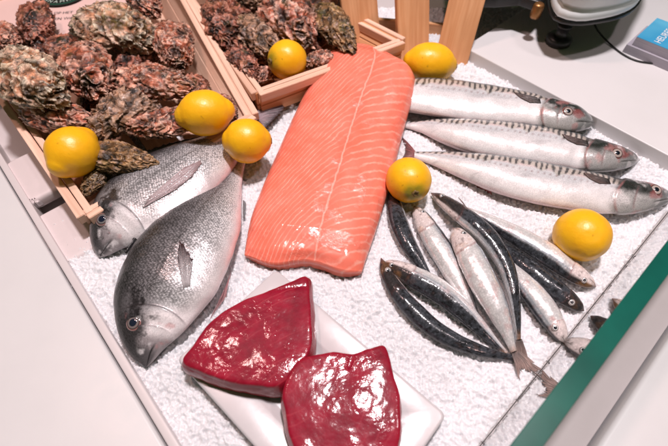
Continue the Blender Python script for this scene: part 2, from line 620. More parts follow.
b2.fin([(126, 254), (146, 229), (170, 209), (195, 193), (212, 181)], [(124, 251), (142, 226), (166, 205), (192, 189), (211, 178)], (0.03, 0.028, 0.03), (0.02, 0.018, 0.02), 'dorsal_fin', zb=0.022, zt=0.024, rays=14, ragged=0.35)
b1.fin([(118, 172), (140, 158), (168, 147), (200, 138)], [(115, 169), (137, 154), (166, 143), (200, 136)], (0.10, 0.085, 0.09), (0.07, 0.06, 0.06), 'dorsal_fin', zb=0.022, zt=0.024, rays=12, ragged=0.35)

# ---------------------------------------------------------------- mackerel
def mack_col(U, B, T, pos, s):
    n1 = fbm(pos*50, 4, 13)
    n2 = fbm(pos*190, 3, 19)
    BB = B+0.06*n1
    rgb = mix((0.80, 0.77, 0.78), (0.92, 0.88, 0.88), sstep(0.3, -0.4, BB))
    rgb = mix(rgb, (0.46, 0.49, 0.52), sstep(0.15, 0.55, BB+0.25*fbm(pos*np.array([25, 140, 60]), 3, 78))*0.55)
    rgb = mix(rgb, (0.74, 0.50, 0.47), sstep(0.55, 0.70, BB)*0.6)
    Lm = U*s.L
    ph = (Lm+0.006*B+0.0025*fbm(pos*np.array([70, 70, 70]), 2, 31))/0.0075
    bar = sstep(-0.1, 0.45, np.sin(ph*2*math.pi+1.3*fbm(np.stack([Lm*60, B*3, 0*Lm], -1), 2, 36)))
    wv_ = fbm(np.stack([Lm*90, 0*Lm, 0*Lm], -1), 2, 35)
    on = sstep(0.58, 0.68, BB+0.18*wv_)*sstep(0.20, 0.26, U)
    rgb = mix(rgb, (0.50, 0.46, 0.40), on*0.75)
    rgb = mix(rgb, (0.05, 0.05, 0.055), on*bar*0.93)
    rgb = mix(rgb, (0.05, 0.075, 0.09), sstep(0.86, 0.97, BB)*0.85)
    dots = line((ph*1.0) % 1.0-0.5, 0.17)*line(B-0.47+0.02*n2, 0.035)*sstep(0.25, 0.3, U)
    rgb = mix(rgb, (0.22, 0.07, 0.07), dots*0.75)
    rgb = mix(rgb, (0.78, 0.42, 0.40), sstep(-0.62, -0.9, BB)*0.45*sstep(0.2, 0.35, U))
    rgb = mix(rgb, (0.30, 0.28, 0.30), sstep(0.35, 0.6, fbm(pos*np.array([30, 130, 60]), 3, 77))*0.28)
    hd = sstep(0.030, -0.004, U-(0.215+0.042*(1-(B+0.1)**2)))
    n4 = fbm(pos*110, 4, 48)
    face = mix((0.44, 0.43, 0.42), (0.022, 0.026, 0.024), sstep(0.0, 0.50, BB+0.35*n1))
    face = mix(face, (0.20, 0.21, 0.21), sstep(0.13, 0.06, U+0.02*n1)*0.85)
    face = mix(face, (0.10, 0.10, 0.10), sstep(0.0, 0.4, n4)*0.5*sstep(-0.5, 0.2, B))
    face = mix(face, (0.66, 0.27, 0.26), sstep(0.15, 0.5, fbm(pos*80, 3, 44))*0.4)
    face = mix(face, (0.82, 0.78, 0.78), sstep(0.15, 0.45, fbm(pos*95, 4, 49))*0.5)
    face = mix(face, (0.03, 0.025, 0.025), sstep(0.25, 0.5, n2)*0.6*sstep(-0.1, 0.5, B))
    rgb = mix(rgb, (0.06, 0.05, 0.05), sstep(0.30, 0.22, U)*sstep(0.62, 0.8, BB)*0.8)
    rgb = mix(rgb, face, hd)
    g = U-(0.215+0.042*(1-(B+0.1)**2)+0.01*B)
    rgb = mix(rgb, (0.40, 0.13, 0.13), line(g, 0.004)*sstep(0.98, 0.6, np.abs(B))*sstep(-0.3, 0.3, n1+0.15)*0.6)
    g2 = U-(0.165+0.02*(1-B**2))
    rgb = mix(rgb, (0.22, 0.12, 0.12), line(g2, 0.004)*sstep(0.8, 0.3, np.abs(B))*0.6)
    mouth = line(B+0.02+U*2.6, 0.055)*sstep(0.115, 0.09, U)
    rgb = mix(rgb, (0.02, 0.015, 0.013), mouth*0.95)
    er = np.exp(-(((U-0.105)/0.04)**2+((B-0.22)/0.42)**2))
    rgb = mix(rgb, (0.35, 0.07, 0.07), sstep(0.45, 0.8, er+0.2*n2)*0.55)
    return pack(rgb, 0.10*sstep(0.7, 0.2, B)+0*U), msk(0.15*sstep(0.25, 0.35, U), 0.10+0.25*hd)

def mack_disp(U, B, T, pos, s):
    g = U-(0.215+0.042*(1-(B+0.1)**2)+0.01*B)
    d = -0.0018*sstep(-0.003, 0.007, g)*sstep(0.07, 0.02, g)
    g2 = U-(0.165+0.02*(1-B**2))
    d = d-0.0006*line(g2, 0.006)*sstep(0.8, 0.3, np.abs(B))
    d = d-0.0013*line(B+0.02+U*2.6, 0.06)*sstep(0.115, 0.09, U)
    return d+0.0008*fbm(pos*40, 3, 23)

MG = 'mackerel laid side by side'
m1 = Fish('mackerel', 'silver mackerel highest of the three, nearest the white counter and scale', 'fish',
          [(595, 123), (590, 117.5), (579, 109.5), (564, 103.5), (540, 97), (515, 91), (485, 85), (450, 80), (418, 79), (392, 82), (366, 88)],
          [(595, 123), (590, 127), (576, 130.5), (555, 129.5), (530, 125), (505, 124), (478, 122), (448, 118), (418, 113), (392, 108), (366, 95)],
          0.62, 0.003, mack_col, SKIN_MACK, n=260, m=90, thmax=0.017, roll=0.5, disp=mack_disp, group=MG, lift=([0, .35, 1], [.020, .008, .001]))
m1.eye(568, 111, 0.0076, iris=(0.40, 0.33, 0.30), ring=(0.26, 0.10, 0.09))
m1.fin([(540, 98), (541, 103)], [(514, 92), (520, 97), (530, 102)], (0.035, 0.03, 0.03), (0.11, 0.075, 0.07), 'pectoral_fin', rays=6, onskin=True)
m2 = Fish('mackerel', 'silver mackerel in the middle of the row of three', 'fish',
          [(640, 160), (634, 154.5), (622, 148.5), (604, 143), (588, 138.5), (565, 132), (535, 126), (500, 122), (465, 120), (435, 120), (415, 122), (403, 123)],
          [(640, 160), (634, 165), (618, 170), (594, 171.5), (562, 168), (530, 163), (500, 158), (470, 152), (440, 141), (418, 131), (403, 127)],
          0.62, 0.003, mack_col, SKIN_MACK, n=260, m=90, thmax=0.017, roll=0.5, disp=mack_disp, group=MG, lift=([0, .3, 1], [.008, .001, 0]))
m2.eye(617, 153, 0.0080, iris=(0.40, 0.33, 0.30), ring=(0.26, 0.10, 0.09))
m2.fin([(588, 141), (589, 146)], [(562, 134), (567, 139), (577, 144)], (0.035, 0.03, 0.03), (0.12, 0.075, 0.07), 'pectoral_fin', rays=6, onskin=True)
m2.fin([(404, 122), (404, 128)], [(380, 110), (390, 124), (380, 142)], (0.10, 0.08, 0.08), (0.06, 0.05, 0.05), 'tail_fin', zb=0.006, zt=0.004, rays=10)
m3 = Fish('mackerel', 'silver mackerel lowest of the three, its head over the glass corner by the lemon', 'fish',
          [(675, 198), (667, 191.5), (652, 185), (630, 180.5), (600, 175), (570, 168), (535, 161), (500, 156), (465, 153), (435, 152), (414, 152)],
          [(675, 198), (667, 204), (648, 211), (622, 215), (590, 212), (560, 208), (528, 202), (498, 193), (466, 180), (436, 166), (414, 158)],
          0.62, 0.003, mack_col, SKIN_MACK, n=260, m=90, thmax=0.017, roll=0.5, disp=mack_disp, group=MG)
m3.eye(656, 190, 0.0080, iris=(0.40, 0.33, 0.30), ring=(0.26, 0.10, 0.09))
m3.fin([(609, 179), (611, 184)], [(583, 172), (588, 177), (599, 183)], (0.035, 0.03, 0.03), (0.13, 0.08, 0.07), 'pectoral_fin', rays=6, onskin=True)
m3.fin([(416, 152), (416, 158)], [(402, 137), (405, 152), (396, 166)], (0.35, 0.12, 0.12), (0.10, 0.06, 0.06), 'tail_fin', zb=0.007, zt=0.004, rays=10)
m3.fin([(478, 183), (490, 189)], [(470, 183), (492, 195)], (0.5, 0.08, 0.08), (0.25, 0.03, 0.03), 'anal_fin', zb=0.008, zt=0.003, rays=4)

# ---------------------------------------------------------------- sardines
def sard_col(back_at, dark=1.0, pink=0.3, amber=0.4):
    def f(U, B, T, pos, s):
        n1 = fbm(pos*90, 4, 6)
        n2 = fbm(pos*300, 3, 8)
        n3 = fbm(pos*140, 3, 52)
        BB = B+0.10*n1
        rgb = mix((0.90, 0.88, 0.88), (0.66, 0.68, 0.71), sstep(back_at-0.5, back_at, BB))
        rgb = mix(rgb, (0.30, 0.36, 0.42), line(B-back_at+0.10, 0.07)*0.6)
        rgb = mix(rgb, (0.80, 0.40, 0.38), sstep(0.15, 0.55, n3)*pink)
        edge = sstep(back_at-0.05, back_at+0.12, BB)
        backc = mix((0.060, 0.066, 0.078), (0.012, 0.012, 0.015), sstep(-0.1, 0.4, n2))
        backc = mix(backc, (0.14, 0.08, 0.07), sstep(0.25, 0.6, n3)*0.3)
        backc = mix(backc, (0.16, 0.16, 0.18), sstep(0.3, 0.6, n2)*0.3)
        rgb = mix(rgb, backc, edge*dark)
        rgb = mix(rgb, (0.30, 0.10, 0.08), line(B-back_at+0.02, 0.09)*0.25*sstep(0.1, 0.5, n2))
        hd = sstep(0.24, 0.19, U)
        face = mix((0.78, 0.68, 0.66), (0.040, 0.035, 0.036), sstep(back_at-0.05, back_at+0.2, BB))
        face = mix(face, (0.60, 0.27, 0.08), sstep(0.12, 0.45, n1)*amber*0.8)
        face = mix(face, (0.20, 0.09, 0.08), sstep(0.05, 0.0, U)*0.8)
        face = mix(face, (0.03, 0.02, 0.02), line(B-back_at+0.75-U*3.0, 0.07)*sstep(0.10, 0.07, U)*0.8)
        face = mix(face, (0.05, 0.02, 0.02), sstep(0.25, 0.5, n2)*0.5)
        rgb = mix(rgb, face, hd)
        g = U-(0.20+0.02*(1-B**2))
        rgb = mix(rgb, (0.30, 0.06, 0.05), line(g, 0.006)*(0.55-0.45*edge))
        tl = sstep(0.93, 1.0, U)
        rgb = mix(rgb, (0.35, 0.18, 0.10), tl*0.6)
        return pack(rgb, 0.35*(1-edge)*(1-hd)), msk(0.22+0.3*sstep(0.25, 0.4, U)*edge, 0.25*edge+0.1)
    return f

def sard_disp(U, B, T, pos, s):
    g = U-(0.20+0.02*(1-B**2))
    return -0.0006*sstep(-0.004, 0.01, g)*sstep(0.08, 0.02, g)+0.0005*fbm(pos*70, 3, 33)

WPROF = [(0, .12), (.02, .34), (.06, .56), (.12, .74), (.22, .93), (.38, 1.0), (.55, .93), (.72, .72), (.86, .46), (.95, .30), (1, .24)]
SG = 'sardines heaped on the ice'

def sardine(label, line_px, width, side, z0, roll=0.0, back_at=0.35, dark=1.0, pink=0.3, amber=0.4, eye=None, er=0.0036, tail=None, tz=0.003, thick=0.75, lift=None):
    """side: +1 when the back lies to the left of the direction snout->tail"""
    n = 24
    c = catmull(line_px, n)
    t = np.gradient(c, axis=0)
    t /= np.linalg.norm(t, axis=1)[:, None]
    nr = np.stack([t[:, 1], -t[:, 0]], 1)*side
    x, y = zip(*WPROF)
    w = np.interp(np.linspace(0, 1, n), x, y)*width*0.90/2
    w[0] = 0.4
    f = Fish('sardine', label, 'fish', c+nr*w[:, None], c-nr*w[:, None], thick, z0, sard_col(back_at, dark, pink, amber), SKIN_SARD, n=150, m=64, thmax=0.014, roll=roll, group=SG, disp=sard_disp, lift=lift)
    if eye:
        f.eye(eye[0], eye[1], er, iris=(0.62, 0.60, 0.58), ring=(0.45, 0.38, 0.36), pr=0.58)
    if tail:
        base, tip = tail
        f.fin(base, tip, (0.10, 0.08, 0.075), (0.42, 0.30, 0.27), 'tail_fin', zb=f.zc[-1], zt=tz, rays=11, ragged=0.20)
    return f

R90 = math.pi/2
sardine('dark-backed sardine beside the salmon, snout against the stem end of a lemon', [(393, 188), (394, 202), (399, 222), (408, 243), (420, 262), (432, 280)], 21, -1, 0.004, roll=R90*0.62, back_at=0.10, eye=(396, 197), amber=0.2)
sardine('silver sardine with bright eye just below the stem end lemon', [(414, 206), (421, 218), (432, 236), (447, 260), (460, 284), (470, 306), (480, 328)], 27, 1, 0.004, roll=0.15, back_at=0.62, eye=(423, 212), er=0.0034)
sardine('sardine with silver side and dark lower back, reddish snout pointing left at the plain ice', [(383, 262), (394, 267), (414, 277), (440, 292), (464, 312), (486, 334), (506, 354)], 27, -1, 0.004, roll=0.25, back_at=0.25, eye=(392, 265), er=0.0030, amber=0.3)
sardine('black-backed sardine lowest of the heap, nearest the tuna plate', [(381, 258), (387, 274), (397, 291), (414, 311), (436, 330), (462, 344), (488, 353), (512, 358), (524, 361)], 22, -1, 0.004, roll=R90*0.66, back_at=0.05, eye=(388, 270), amber=0.25,
        tail=([(521, 358), (522, 364)], [(545, 371), (538, 374), (552, 386)]))
sardine('silver sardine with dark back stretching furthest right, snout below the round lemon', [(596, 287), (586, 281), (568, 269), (548, 255), (525, 241), (500, 227), (480, 216), (466, 210)], 25, 1, 0.004, roll=0.1, back_at=0.66, eye=(584, 280), er=0.0034,
        tail=([(467, 208), (465, 212)], [(458, 197), (464, 207), (456, 214)]), tz=0.008)
sardine('black-backed sardine tucked under the rightmost silver one', [(584, 311), (574, 303), (558, 291), (540, 277), (522, 263), (508, 251), (496, 240)], 22, 1, 0.004, roll=R90*0.66, back_at=0.05, eye=(572, 302), amber=0.1)
sardine('silver sardine whose reddish head touches the foot of the glass', [(565, 343), (560, 333), (551, 318), (538, 300), (524, 283), (512, 268), (502, 254)], 27, 1, 0.003, roll=-0.2, back_at=0.75, eye=(555, 328), er=0.0036, amber=0.25, pink=0.6)
sardine('plump silver sardine on top in the middle of the heap', [(452, 228), (459, 238), (470, 256), (483, 281), (496, 306), (507, 332), (514, 352)], 33, 1, 0.016, roll=0.0, back_at=0.72, eye=(464, 233), er=0.0034, pink=0.35,
        tail=([(511, 352), (518, 350)], [(520, 384), (522, 372), (534, 374), (536, 364)]), tz=0.004, lift=([0, .7, 1], [0, 0, -.009]))
sardine('brown-backed sardine curving over the top of the heap', [(431, 193), (443, 201), (458, 212), (476, 226), (493, 244), (506, 266), (513, 290), (517, 318), (519, 340)], 22, 1, 0.018, roll=R90*0.6, back_at=0.10, eye=(442, 196), er=0.0034, amber=0.3,
        tail=([(516, 340), (522, 339)], [(514, 368), (522, 362), (530, 366)]), lift=([0, .3, .75, 1], [-.012, 0, 0, -.006]))

# ---------------------------------------------------------------- lemons
def lemon_mat():
    m = M('lemon_peel')
    co = m.coord('Object')
    a = m.attr('Col')
    n = m.noise(co, 40, 4)
    c = m.mixc(m.ramp(n, [(0.4, 0.0), (0.75, 0.35)]), a.outputs['Color'], (0.84, 0.37, 0.006))
    m.base(c)
    m.set(Roughness=0.36, Specular_IOR_Level=0.45, Subsurface_Weight=0.12, Subsurface_Radius=(0.6, 0.3, 0.05), Subsurface_Scale=0.006)
    b = m.bump(m.voro(co, 560, 1.0), 0.16, 0.0004)
    m.bump(m.noise(co, 55, 3), 0.18, 0.0025, b)
    return m.m
LEMON = lemon_mat()
STEM = plain('lemon_stem', (0.16, 0.10, 0.03), 0.7).m

def lemon(label, px, py, zc, rpx, axis, elong=1.12, green=0.15, nub=1.0, stem=False):
    p = at(px, py, zc)
    depth = (p-CAM) @ FW
    r = rpx*0.92/F*depth
    o = thing('lemon', label, 'lemon', p, 'lemons dotted about the display')
    ax = np.array(axis, float); ax /= np.linalg.norm(ax)
    a = np.cross(ax, [0.1, 0.2, 1.0]); a /= np.linalg.norm(a)
    b = np.cross(ax, a)
    n, m = 110, 96
    t = np.linspace(0, math.pi, n)
    x = -np.cos(t)*elong
    rad = np.sin(t)**0.96
    x = x+np.sign(x)*0.10*nub*np.exp(-((np.abs(x)-elong)/0.10)**2)
    rad = rad+0.03*np.exp(-((np.abs(x)-elong*0.99)/0.06)**2)*np.sin(t)
    ph = np.linspace(0, 2*math.pi, m, endpoint=False)
    P = ax*x[:, None, None]+(a*np.cos(ph)[:, None]+b*np.sin(ph)[:, None])[None]*rad[:, None, None]
    sd = random.randrange(999)
    P = P*(1+0.022*fbm(P*1.6+sd, 2, sd)+0.007*fbm(P*6, 3, sd+4))[..., None]
    c = mix((0.88, 0.43, 0.008), (0.92, 0.52, 0.014), 0.5+0.5*fbm(P*1.2+3, 2, sd))
    g = np.exp(-((x-elong-0.05)/0.16)**2)*green
    c = mix(c, (0.28, 0.26, 0.02), np.clip(g[:, None]*(1+0.6*fbm(P*4, 3, sd+8)), 0, 1))
    br = sstep(0.58, 0.68, fbm(P*7+11, 3, sd+2))
    c = mix(c, (0.30, 0.13, 0.01), br*0.55)
    V_ = p+P.reshape(-1, 3)*r
    peel = mesh('peel', V_, grid(n, m, True), LEMON, o, cols={'Col': pack(c, 0*c[..., 0]).reshape(-1, 4)})
    if stem:
        e = p+ax*r*(elong+0.07)
        q = np.linspace(0, 1, 6)
        rr = r*np.array([0.13, 0.15, 0.12, 0.09, 0.06, 0.0])
        hh = r*np.array([-0.06, 0.02, 0.05, 0.055, 0.02, 0.015])
        k = 14
        an = np.linspace(0, 2*math.pi, k, endpoint=False)
        rim = 1+0.22*np.cos(an*5)
        Vs = np.array([e+ax*h+(a*np.cos(t_)+b*np.sin(t_))*w*rm for w, h in zip(rr, hh) for t_, rm in zip(an, rim)])
        mesh('stem_scar', Vs, grid(6, k, True), STEM, o)
    return o

lemon('lemon at the front left, half in the oyster crate with tip toward its wooden rim', 73, 152, 0.060, 26.5, (-0.25, -0.75, -0.05), 1.04, 0.1, nub=1.6)
lemon('oval lemon on the oysters, its stem end pointing left', 205, 113, 0.064, 24.5, (-0.93, -0.30, 0.05), 1.14, 0.25, nub=1.6, stem=True)
lemon('lemon lying across the bream tails', 247, 141, 0.047, 24, (0.98, 0.12, -0.1), 1.0, 0.15, stem=True)
lemon('small lemon among oysters in the right crate', 287.5, 60, 0.052, 20.8, (-0.72, -0.55, 0.30), 1.03, 0.8, nub=0.2, stem=True)
lemon('lemon beyond the salmon against upright slats, stem end right', 430, 63, 0.030, 21.0, (0.97, -0.10, -0.08), 1.28, 0.2, stem=True)
lemon('lemon at the salmon edge with a green stem end above the sardines', 408.5, 180, 0.030, 24.3, (0.10, -0.80, 0.28), 1.08, 1.0, nub=0.4, stem=True)
lemon('round lemon alone between mackerel and glass', 581.5, 235, 0.029, 28.5, (-0.12, -0.62, 0.25), 1.0, 0.0, nub=0.5)

# ---------------------------------------------------------------- salmon
def salmon_mat():
    m = M('salmon_flesh')
    ph = m.attr('ph').outputs['Fac']
    mid = m.attr('mid').outputs['Fac']
    wd = m.attr('wd').outputs['Fac']
    co = m.coord('Object')
    ph2 = m.math('ADD', ph, m.math('MULTIPLY', m.math('SUBTRACT', m.noise(co, 40, 4, 0.6), 0.5), 1.3))
    fr = m.math('FRACT', ph2)
    d = m.math('ABSOLUTE', m.math('SUBTRACT', fr, 0.5))
    ln = m.ramp(d, [(0.02, 1.0), (0.20, 0.0)])
    wn = m.ramp(m.noise(co, 55, 4, 0.6), [(0.32, 0.15), (0.62, 1.25)])
    lnw = m.math('MULTIPLY', m.math('MULTIPLY', ln, wd), wn)
    n = m.noise(co, 26, 5, 0.6)
    c = m.ramp(n, [(0.3, (0.84, 0.17, 0.105)), (0.7, (0.90, 0.24, 0.17))])
    c = m.mixc(m.math('MULTIPLY', lnw, 0.66), c, (0.96, 0.58, 0.47))
    ml = m.ramp(m.math('ABSOLUTE', m.math('ADD', mid, m.math('MULTIPLY', m.math('SUBTRACT', m.noise(co, 120, 3), 0.5), 0.05))), [(0.004, 1.0), (0.02, 0.0)])
    c = m.mixc(m.math('MULTIPLY', ml, 0.7), c, (0.95, 0.62, 0.52))
    rd = m.ramp(m.math('ABSOLUTE', mid), [(0.0, 0.3), (0.16, 0.0)])
    c = m.mixc(rd, c, (0.80, 0.13, 0.08))
    m.base(c)
    m.set(Roughness=0.45, Specular_IOR_Level=0.2, Coat_Weight=0.8, Coat_Roughness=0.09, Subsurface_Weight=0.25, Subsurface_Radius=(1.0, 0.35, 0.2), Subsurface_Scale=0.006)
    b = m.bump(m.math('SUBTRACT', 1.0, lnw), 0.25, 0.0006)
    b = m.bump(m.noise(co, 70, 3, 0.5), 0.16, 0.0025, b)
    pt_ = m.ramp(m.noise(co, 34, 3, 0.5), [(0.50, 0.0), (0.62, 1.0)])
    m.bump(m.math('MULTIPLY', pt_, m.noise(co, 300, 4, 0.65)), 0.7, 0.0014, b)
    return m.m
SALMON = salmon_mat()
sal = thing('salmon_fillet', 'long orange side of salmon with pale fat lines lying over the crate rim', 'fish fillet', at(320, 180, 0))
n, m_ = 240, 150
lp = [(244, 258), (246, 243), (251, 218), (262, 188), (276, 156), (290, 124), (304, 95), (316, 72), (326, 56), (338, 47)]
rp = [(362, 271), (368, 254), (378, 225), (387, 195), (395, 165), (402, 138), (409, 112), (415, 92), (415, 79), (403, 66)]
ts = np.linspace(0, 1, n)
zed = np.interp(ts, [0, .6, .85, 1], [0.010, 0.014, 0.030, 0.036])
ztop = np.interp(ts, [0, .12, .6, .85, 1], [0.024, 0.034, 0.040, 0.056, 0.058])
L2, R2 = catmull(lp, n), catmull(rp, n)
Lw = np.array([at(*p, z) for p, z in zip(L2, zed)])
Rw = np.array([at(*p, z) for p, z in zip(R2, zed)])
q = np.linspace(-1, 1, m_)
prof = (1-np.abs(q)**5.5)**0.8
prof = prof*(1-0.035*np.exp(-((q-0.18)/0.10)**2)*1.0)
taper = np.where(q < 0, 0.70+0.30*sstep(-1, -0.1, q), 1)
top = Lw[:, None]*(1-(q[None, :, None]+1)/2)+Rw[:, None]*((q[None, :, None]+1)/2)
far = sstep(1.0, 0.93, ts)*0.55+0.45
near = sstep(0.0, 0.035, ts)*0.35+0.65
top[..., 2] = zed[:, None]+(ztop-zed)[:, None]*(prof*taper)[None]*(far*near)[:, None]
bulge = np.sin((q+1)/2*math.pi)
dirv = (L2[1]-L2[-1])
top[..., 1] += (0.014*sstep(0.93, 1.0, ts))[:, None]*bulge[None]*0.9
nearw = sstep(0.06, 0.0, ts)
top[..., 1] += nearw[:, None]*(0.0045*np.sin(q*5.0+1.0)-0.003*bulge)[None]
top[..., 2] += 0.0012*fbm(top*np.array([28, 28, 28]), 3, 60)
U_ = ts[:, None].repeat(m_, 1)
Q_ = q[None].repeat(n, 0)
midq = 0.16-0.10*U_+0.05
Lg = np.linalg.norm((Lw[-1]+Rw[-1]-Lw[0]-Rw[0])/2)
s_ = U_*Lg
dq = Q_-midq
phR = (s_-0.034*np.clip(dq, 0, None)-0.016*np.clip(dq, 0, None)**2+0.006*np.exp(-(dq/0.09)**2))/0.0128
phL = (s_+0.150*np.clip(-dq, 0, None)**1.15+0.006*np.exp(-(dq/0.09)**2))/0.0128
ph = np.where(dq > 0, phR, phL)
wd = np.clip(0.62+0.65*sstep(0.05, 0.5, dq)*sstep(0.9, 0.35, U_)+0.1*(dq < 0), 0, 1)*sstep(0.0, 0.05, np.abs(dq))
wd = wd*(0.7+0.5*fbm(top*40, 2, 71))
bot = top.copy()
bot[..., 2] = np.interp(ts, [0, .6, .85, 1], [0.002, 0.004, 0.026, 0.030])[:, None]
cx = (Lw+Rw)[:, None]/2
bot = cx+(bot-cx)*np.array([0.965, 0.965, 1])
Nv = n*m_
rim = list(range(m_))+[i*m_+m_-1 for i in range(1, n)]+[(n-1)*m_+k for k in range(m_-2, -1, -1)]+[i*m_ for i in range(n-2, 0, -1)]
f3 = np.array([(rim[i], rim[(i+1) % len(rim)], rim[(i+1) % len(rim)]+Nv, rim[i]+Nv) for i in range(len(rim))])
mesh('flesh', np.r_[top.reshape(-1, 3), bot.reshape(-1, 3)], np.r_[grid(n, m_)[:, ::-1], grid(n, m_)+Nv, f3[:, ::-1]], SALMON, sal,
     fl={'ph': np.r_[ph.ravel(), ph.ravel()], 'mid': np.r_[dq.ravel(), dq.ravel()+2], 'wd': np.r_[wd.ravel(), wd.ravel()*0.3]})

# ---------------------------------------------------------------- slabs (tuna)
def tuna_mat():
    m = M('tuna_flesh')
    co = m.coord('Object')
    ph = m.attr('ph').outputs['Fac']
    e = m.attr('edge').outputs['Fac']
    n = m.noise(co, 45, 5, 0.6)
    c = m.ramp(n, [(0.3, (0.17, 0.003, 0.016)), (0.7, (0.33, 0.008, 0.032))])
    fr = m.math('FRACT', m.math('ADD', ph, m.math('MULTIPLY', m.noise(co, 60, 3), 0.5)))
    ln = m.ramp(m.math('ABSOLUTE', m.math('SUBTRACT', fr, 0.5)), [(0.0, 1.0), (0.10, 0.0)])
    c = m.mixc(m.math('MULTIPLY', m.math('MULTIPLY', ln, 0.42), m.ramp(m.noise(co, 38, 3, 0.6), [(0.40, 0.0), (0.65, 1.0)])), c, (0.50, 0.08, 0.10))
    c = m.mixc(m.ramp(m.noise(co, 130, 5, 0.65), [(0.45, 0.0), (0.75, 0.30)]), c, (0.34, 0.025, 0.04))
    c = m.mixc(e, c, (0.32, 0.012, 0.018))
    m.base(c)
    m.set(Roughness=0.45, Specular_IOR_Level=0.08, Coat_Weight=0.6, Coat_Roughness=0.11, Subsurface_Weight=0.15, Subsurface_Radius=(1.0, 0.2, 0.15), Subsurface_Scale=0.005)
    b = m.bump(ln, -0.10, 0.0004)
    b = m.bump(m.noise(co, 70, 3, 0.5, 0.4), 0.05, 0.0030, b)
    pt_ = m.ramp(m.noise(co, 30, 3, 0.5), [(0.46, 0.0), (0.60, 1.0)])
    m.bump(m.math('MULTIPLY', pt_, m.noise(co, 200, 3, 0.55)), 0.30, 0.0016, b)
    m.bump(m.noise(co, 300, 3, 0.55), 0.16, 0.0008, m.b.inputs['Normal'].links[0].from_socket)
    return m.m
TUNA = tuna_mat()

def tuna(label, outline, ztop, zbot, arc, seed, n=220, nr=70, seams=()):
    O = closed([at(x, y, ztop-0.004)[:2] for x, y in outline], n)
    c = O.mean(0)
    o = thing('tuna_steak', label, 'tuna steak', (*c, zbot), 'tuna steaks on the plate')
    rings = []
    H = ztop-zbot
    edge = []
    for k in range(10):                                     # side wall
        t = k/9
        s = 1.04-0.055*t**1.5+0.012*math.sin(t*math.pi)
        rings.append(np.c_[c+(O-c)*s, np.full(n, zbot+(H-0.005)*t)])
        edge.append(np.full(n, 0.6*(1-0.4*t)))
    for k in range(1, nr):
        t = k/(nr-1)
        s = (1-t)
        zz = ztop-0.0024*np.exp(-t*45)
        rings.append(np.c_[c+(O-c)*(s*(0.985+0.0)+0.0), np.full(n, zz)])
        edge.append(np.full(n, 0.30*math.exp(-t*22)))
    P = np.array(rings)
    x, y = P[..., 0]*1.0, P[..., 1]*1.0
    A = np.array(at(*arc, ztop))
    rr = np.hypot(x-A[0], (y-A[1]))
    ph_ = rr/0.0085
    topm = sstep(ztop-H*0.5, ztop-0.003, P[..., 2])
    P3 = P.copy()
    dz = 0.0017*fbm(P3*np.array([22, 22, 22])+seed, 2, seed)-0.0010*(np.linalg.norm(P[..., :2]-c, axis=-1)/0.05)**2+0.00025*fbm(P3*110, 2, seed+3)
    for (ax_, ay_, bx_, by_, dep) in seams:
        a0, b0 = at(ax_, ay_, ztop), at(bx_, by_, ztop)
        d = b0-a0
        L = np.linalg.norm(d[:2])
        tt = np.clip(((x-a0[0])*d[0]+(y-a0[1])*d[1])/L**2, 0, 1)
        dd = np.hypot(x-a0[0]-tt*d[0], y-a0[1]-tt*d[1])
        dz = dz-dep*np.exp(-(dd/0.0022)**2)
    P3[..., 2] += dz*topm
    wob = 0.0012*fbm(P*70+seed, 3, seed+9)
    dirs = (O-c)/np.linalg.norm(O-c, axis=1)[:, None]
    P3[..., :2] += dirs[None]*wob[..., None]*sstep(0.2, 0.6, np.linalg.norm(P[..., :2]-c, axis=-1)/np.linalg.norm(O-c, axis=1)[None])[..., None]
    mesh('flesh', P3.reshape(-1, 3), grid(len(rings), n, True)[:, ::-1], TUNA, o, fl={'ph': ph_.ravel(), 'edge': (np.array(edge)*(1+0.5*fbm(P*60, 2, 5))).ravel()})
    return o

tuna('dark red tuna steak with a pointed tip toward the salmon', [(307, 275), (311, 296), (313, 320), (312, 350), (298, 372), (281, 388), (258, 388), (228, 383), (200, 373), (181, 361), (192, 346), (208, 324), (234, 305), (266, 291), (292, 281)],
     0.040, 0.0155, (430, 640), 3, seams=[(262, 291, 309, 285, 0.0005)])
tuna('dark red squarish tuna steak nearest the camera, its lower part outside the picture', [(298, 359), (316, 354), (335, 351), (352, 353), (370, 348), (385, 345), (390, 357), (395, 376), (401, 396), (402, 421), (400, 446), (392, 472), (360, 488), (325, 484), (300, 465), (289, 440), (284, 416), (281, 398), (286, 378)],
     0.043, 0.0155, (285, 380), 8, seams=[(354, 350, 349, 366, 0.0012)])

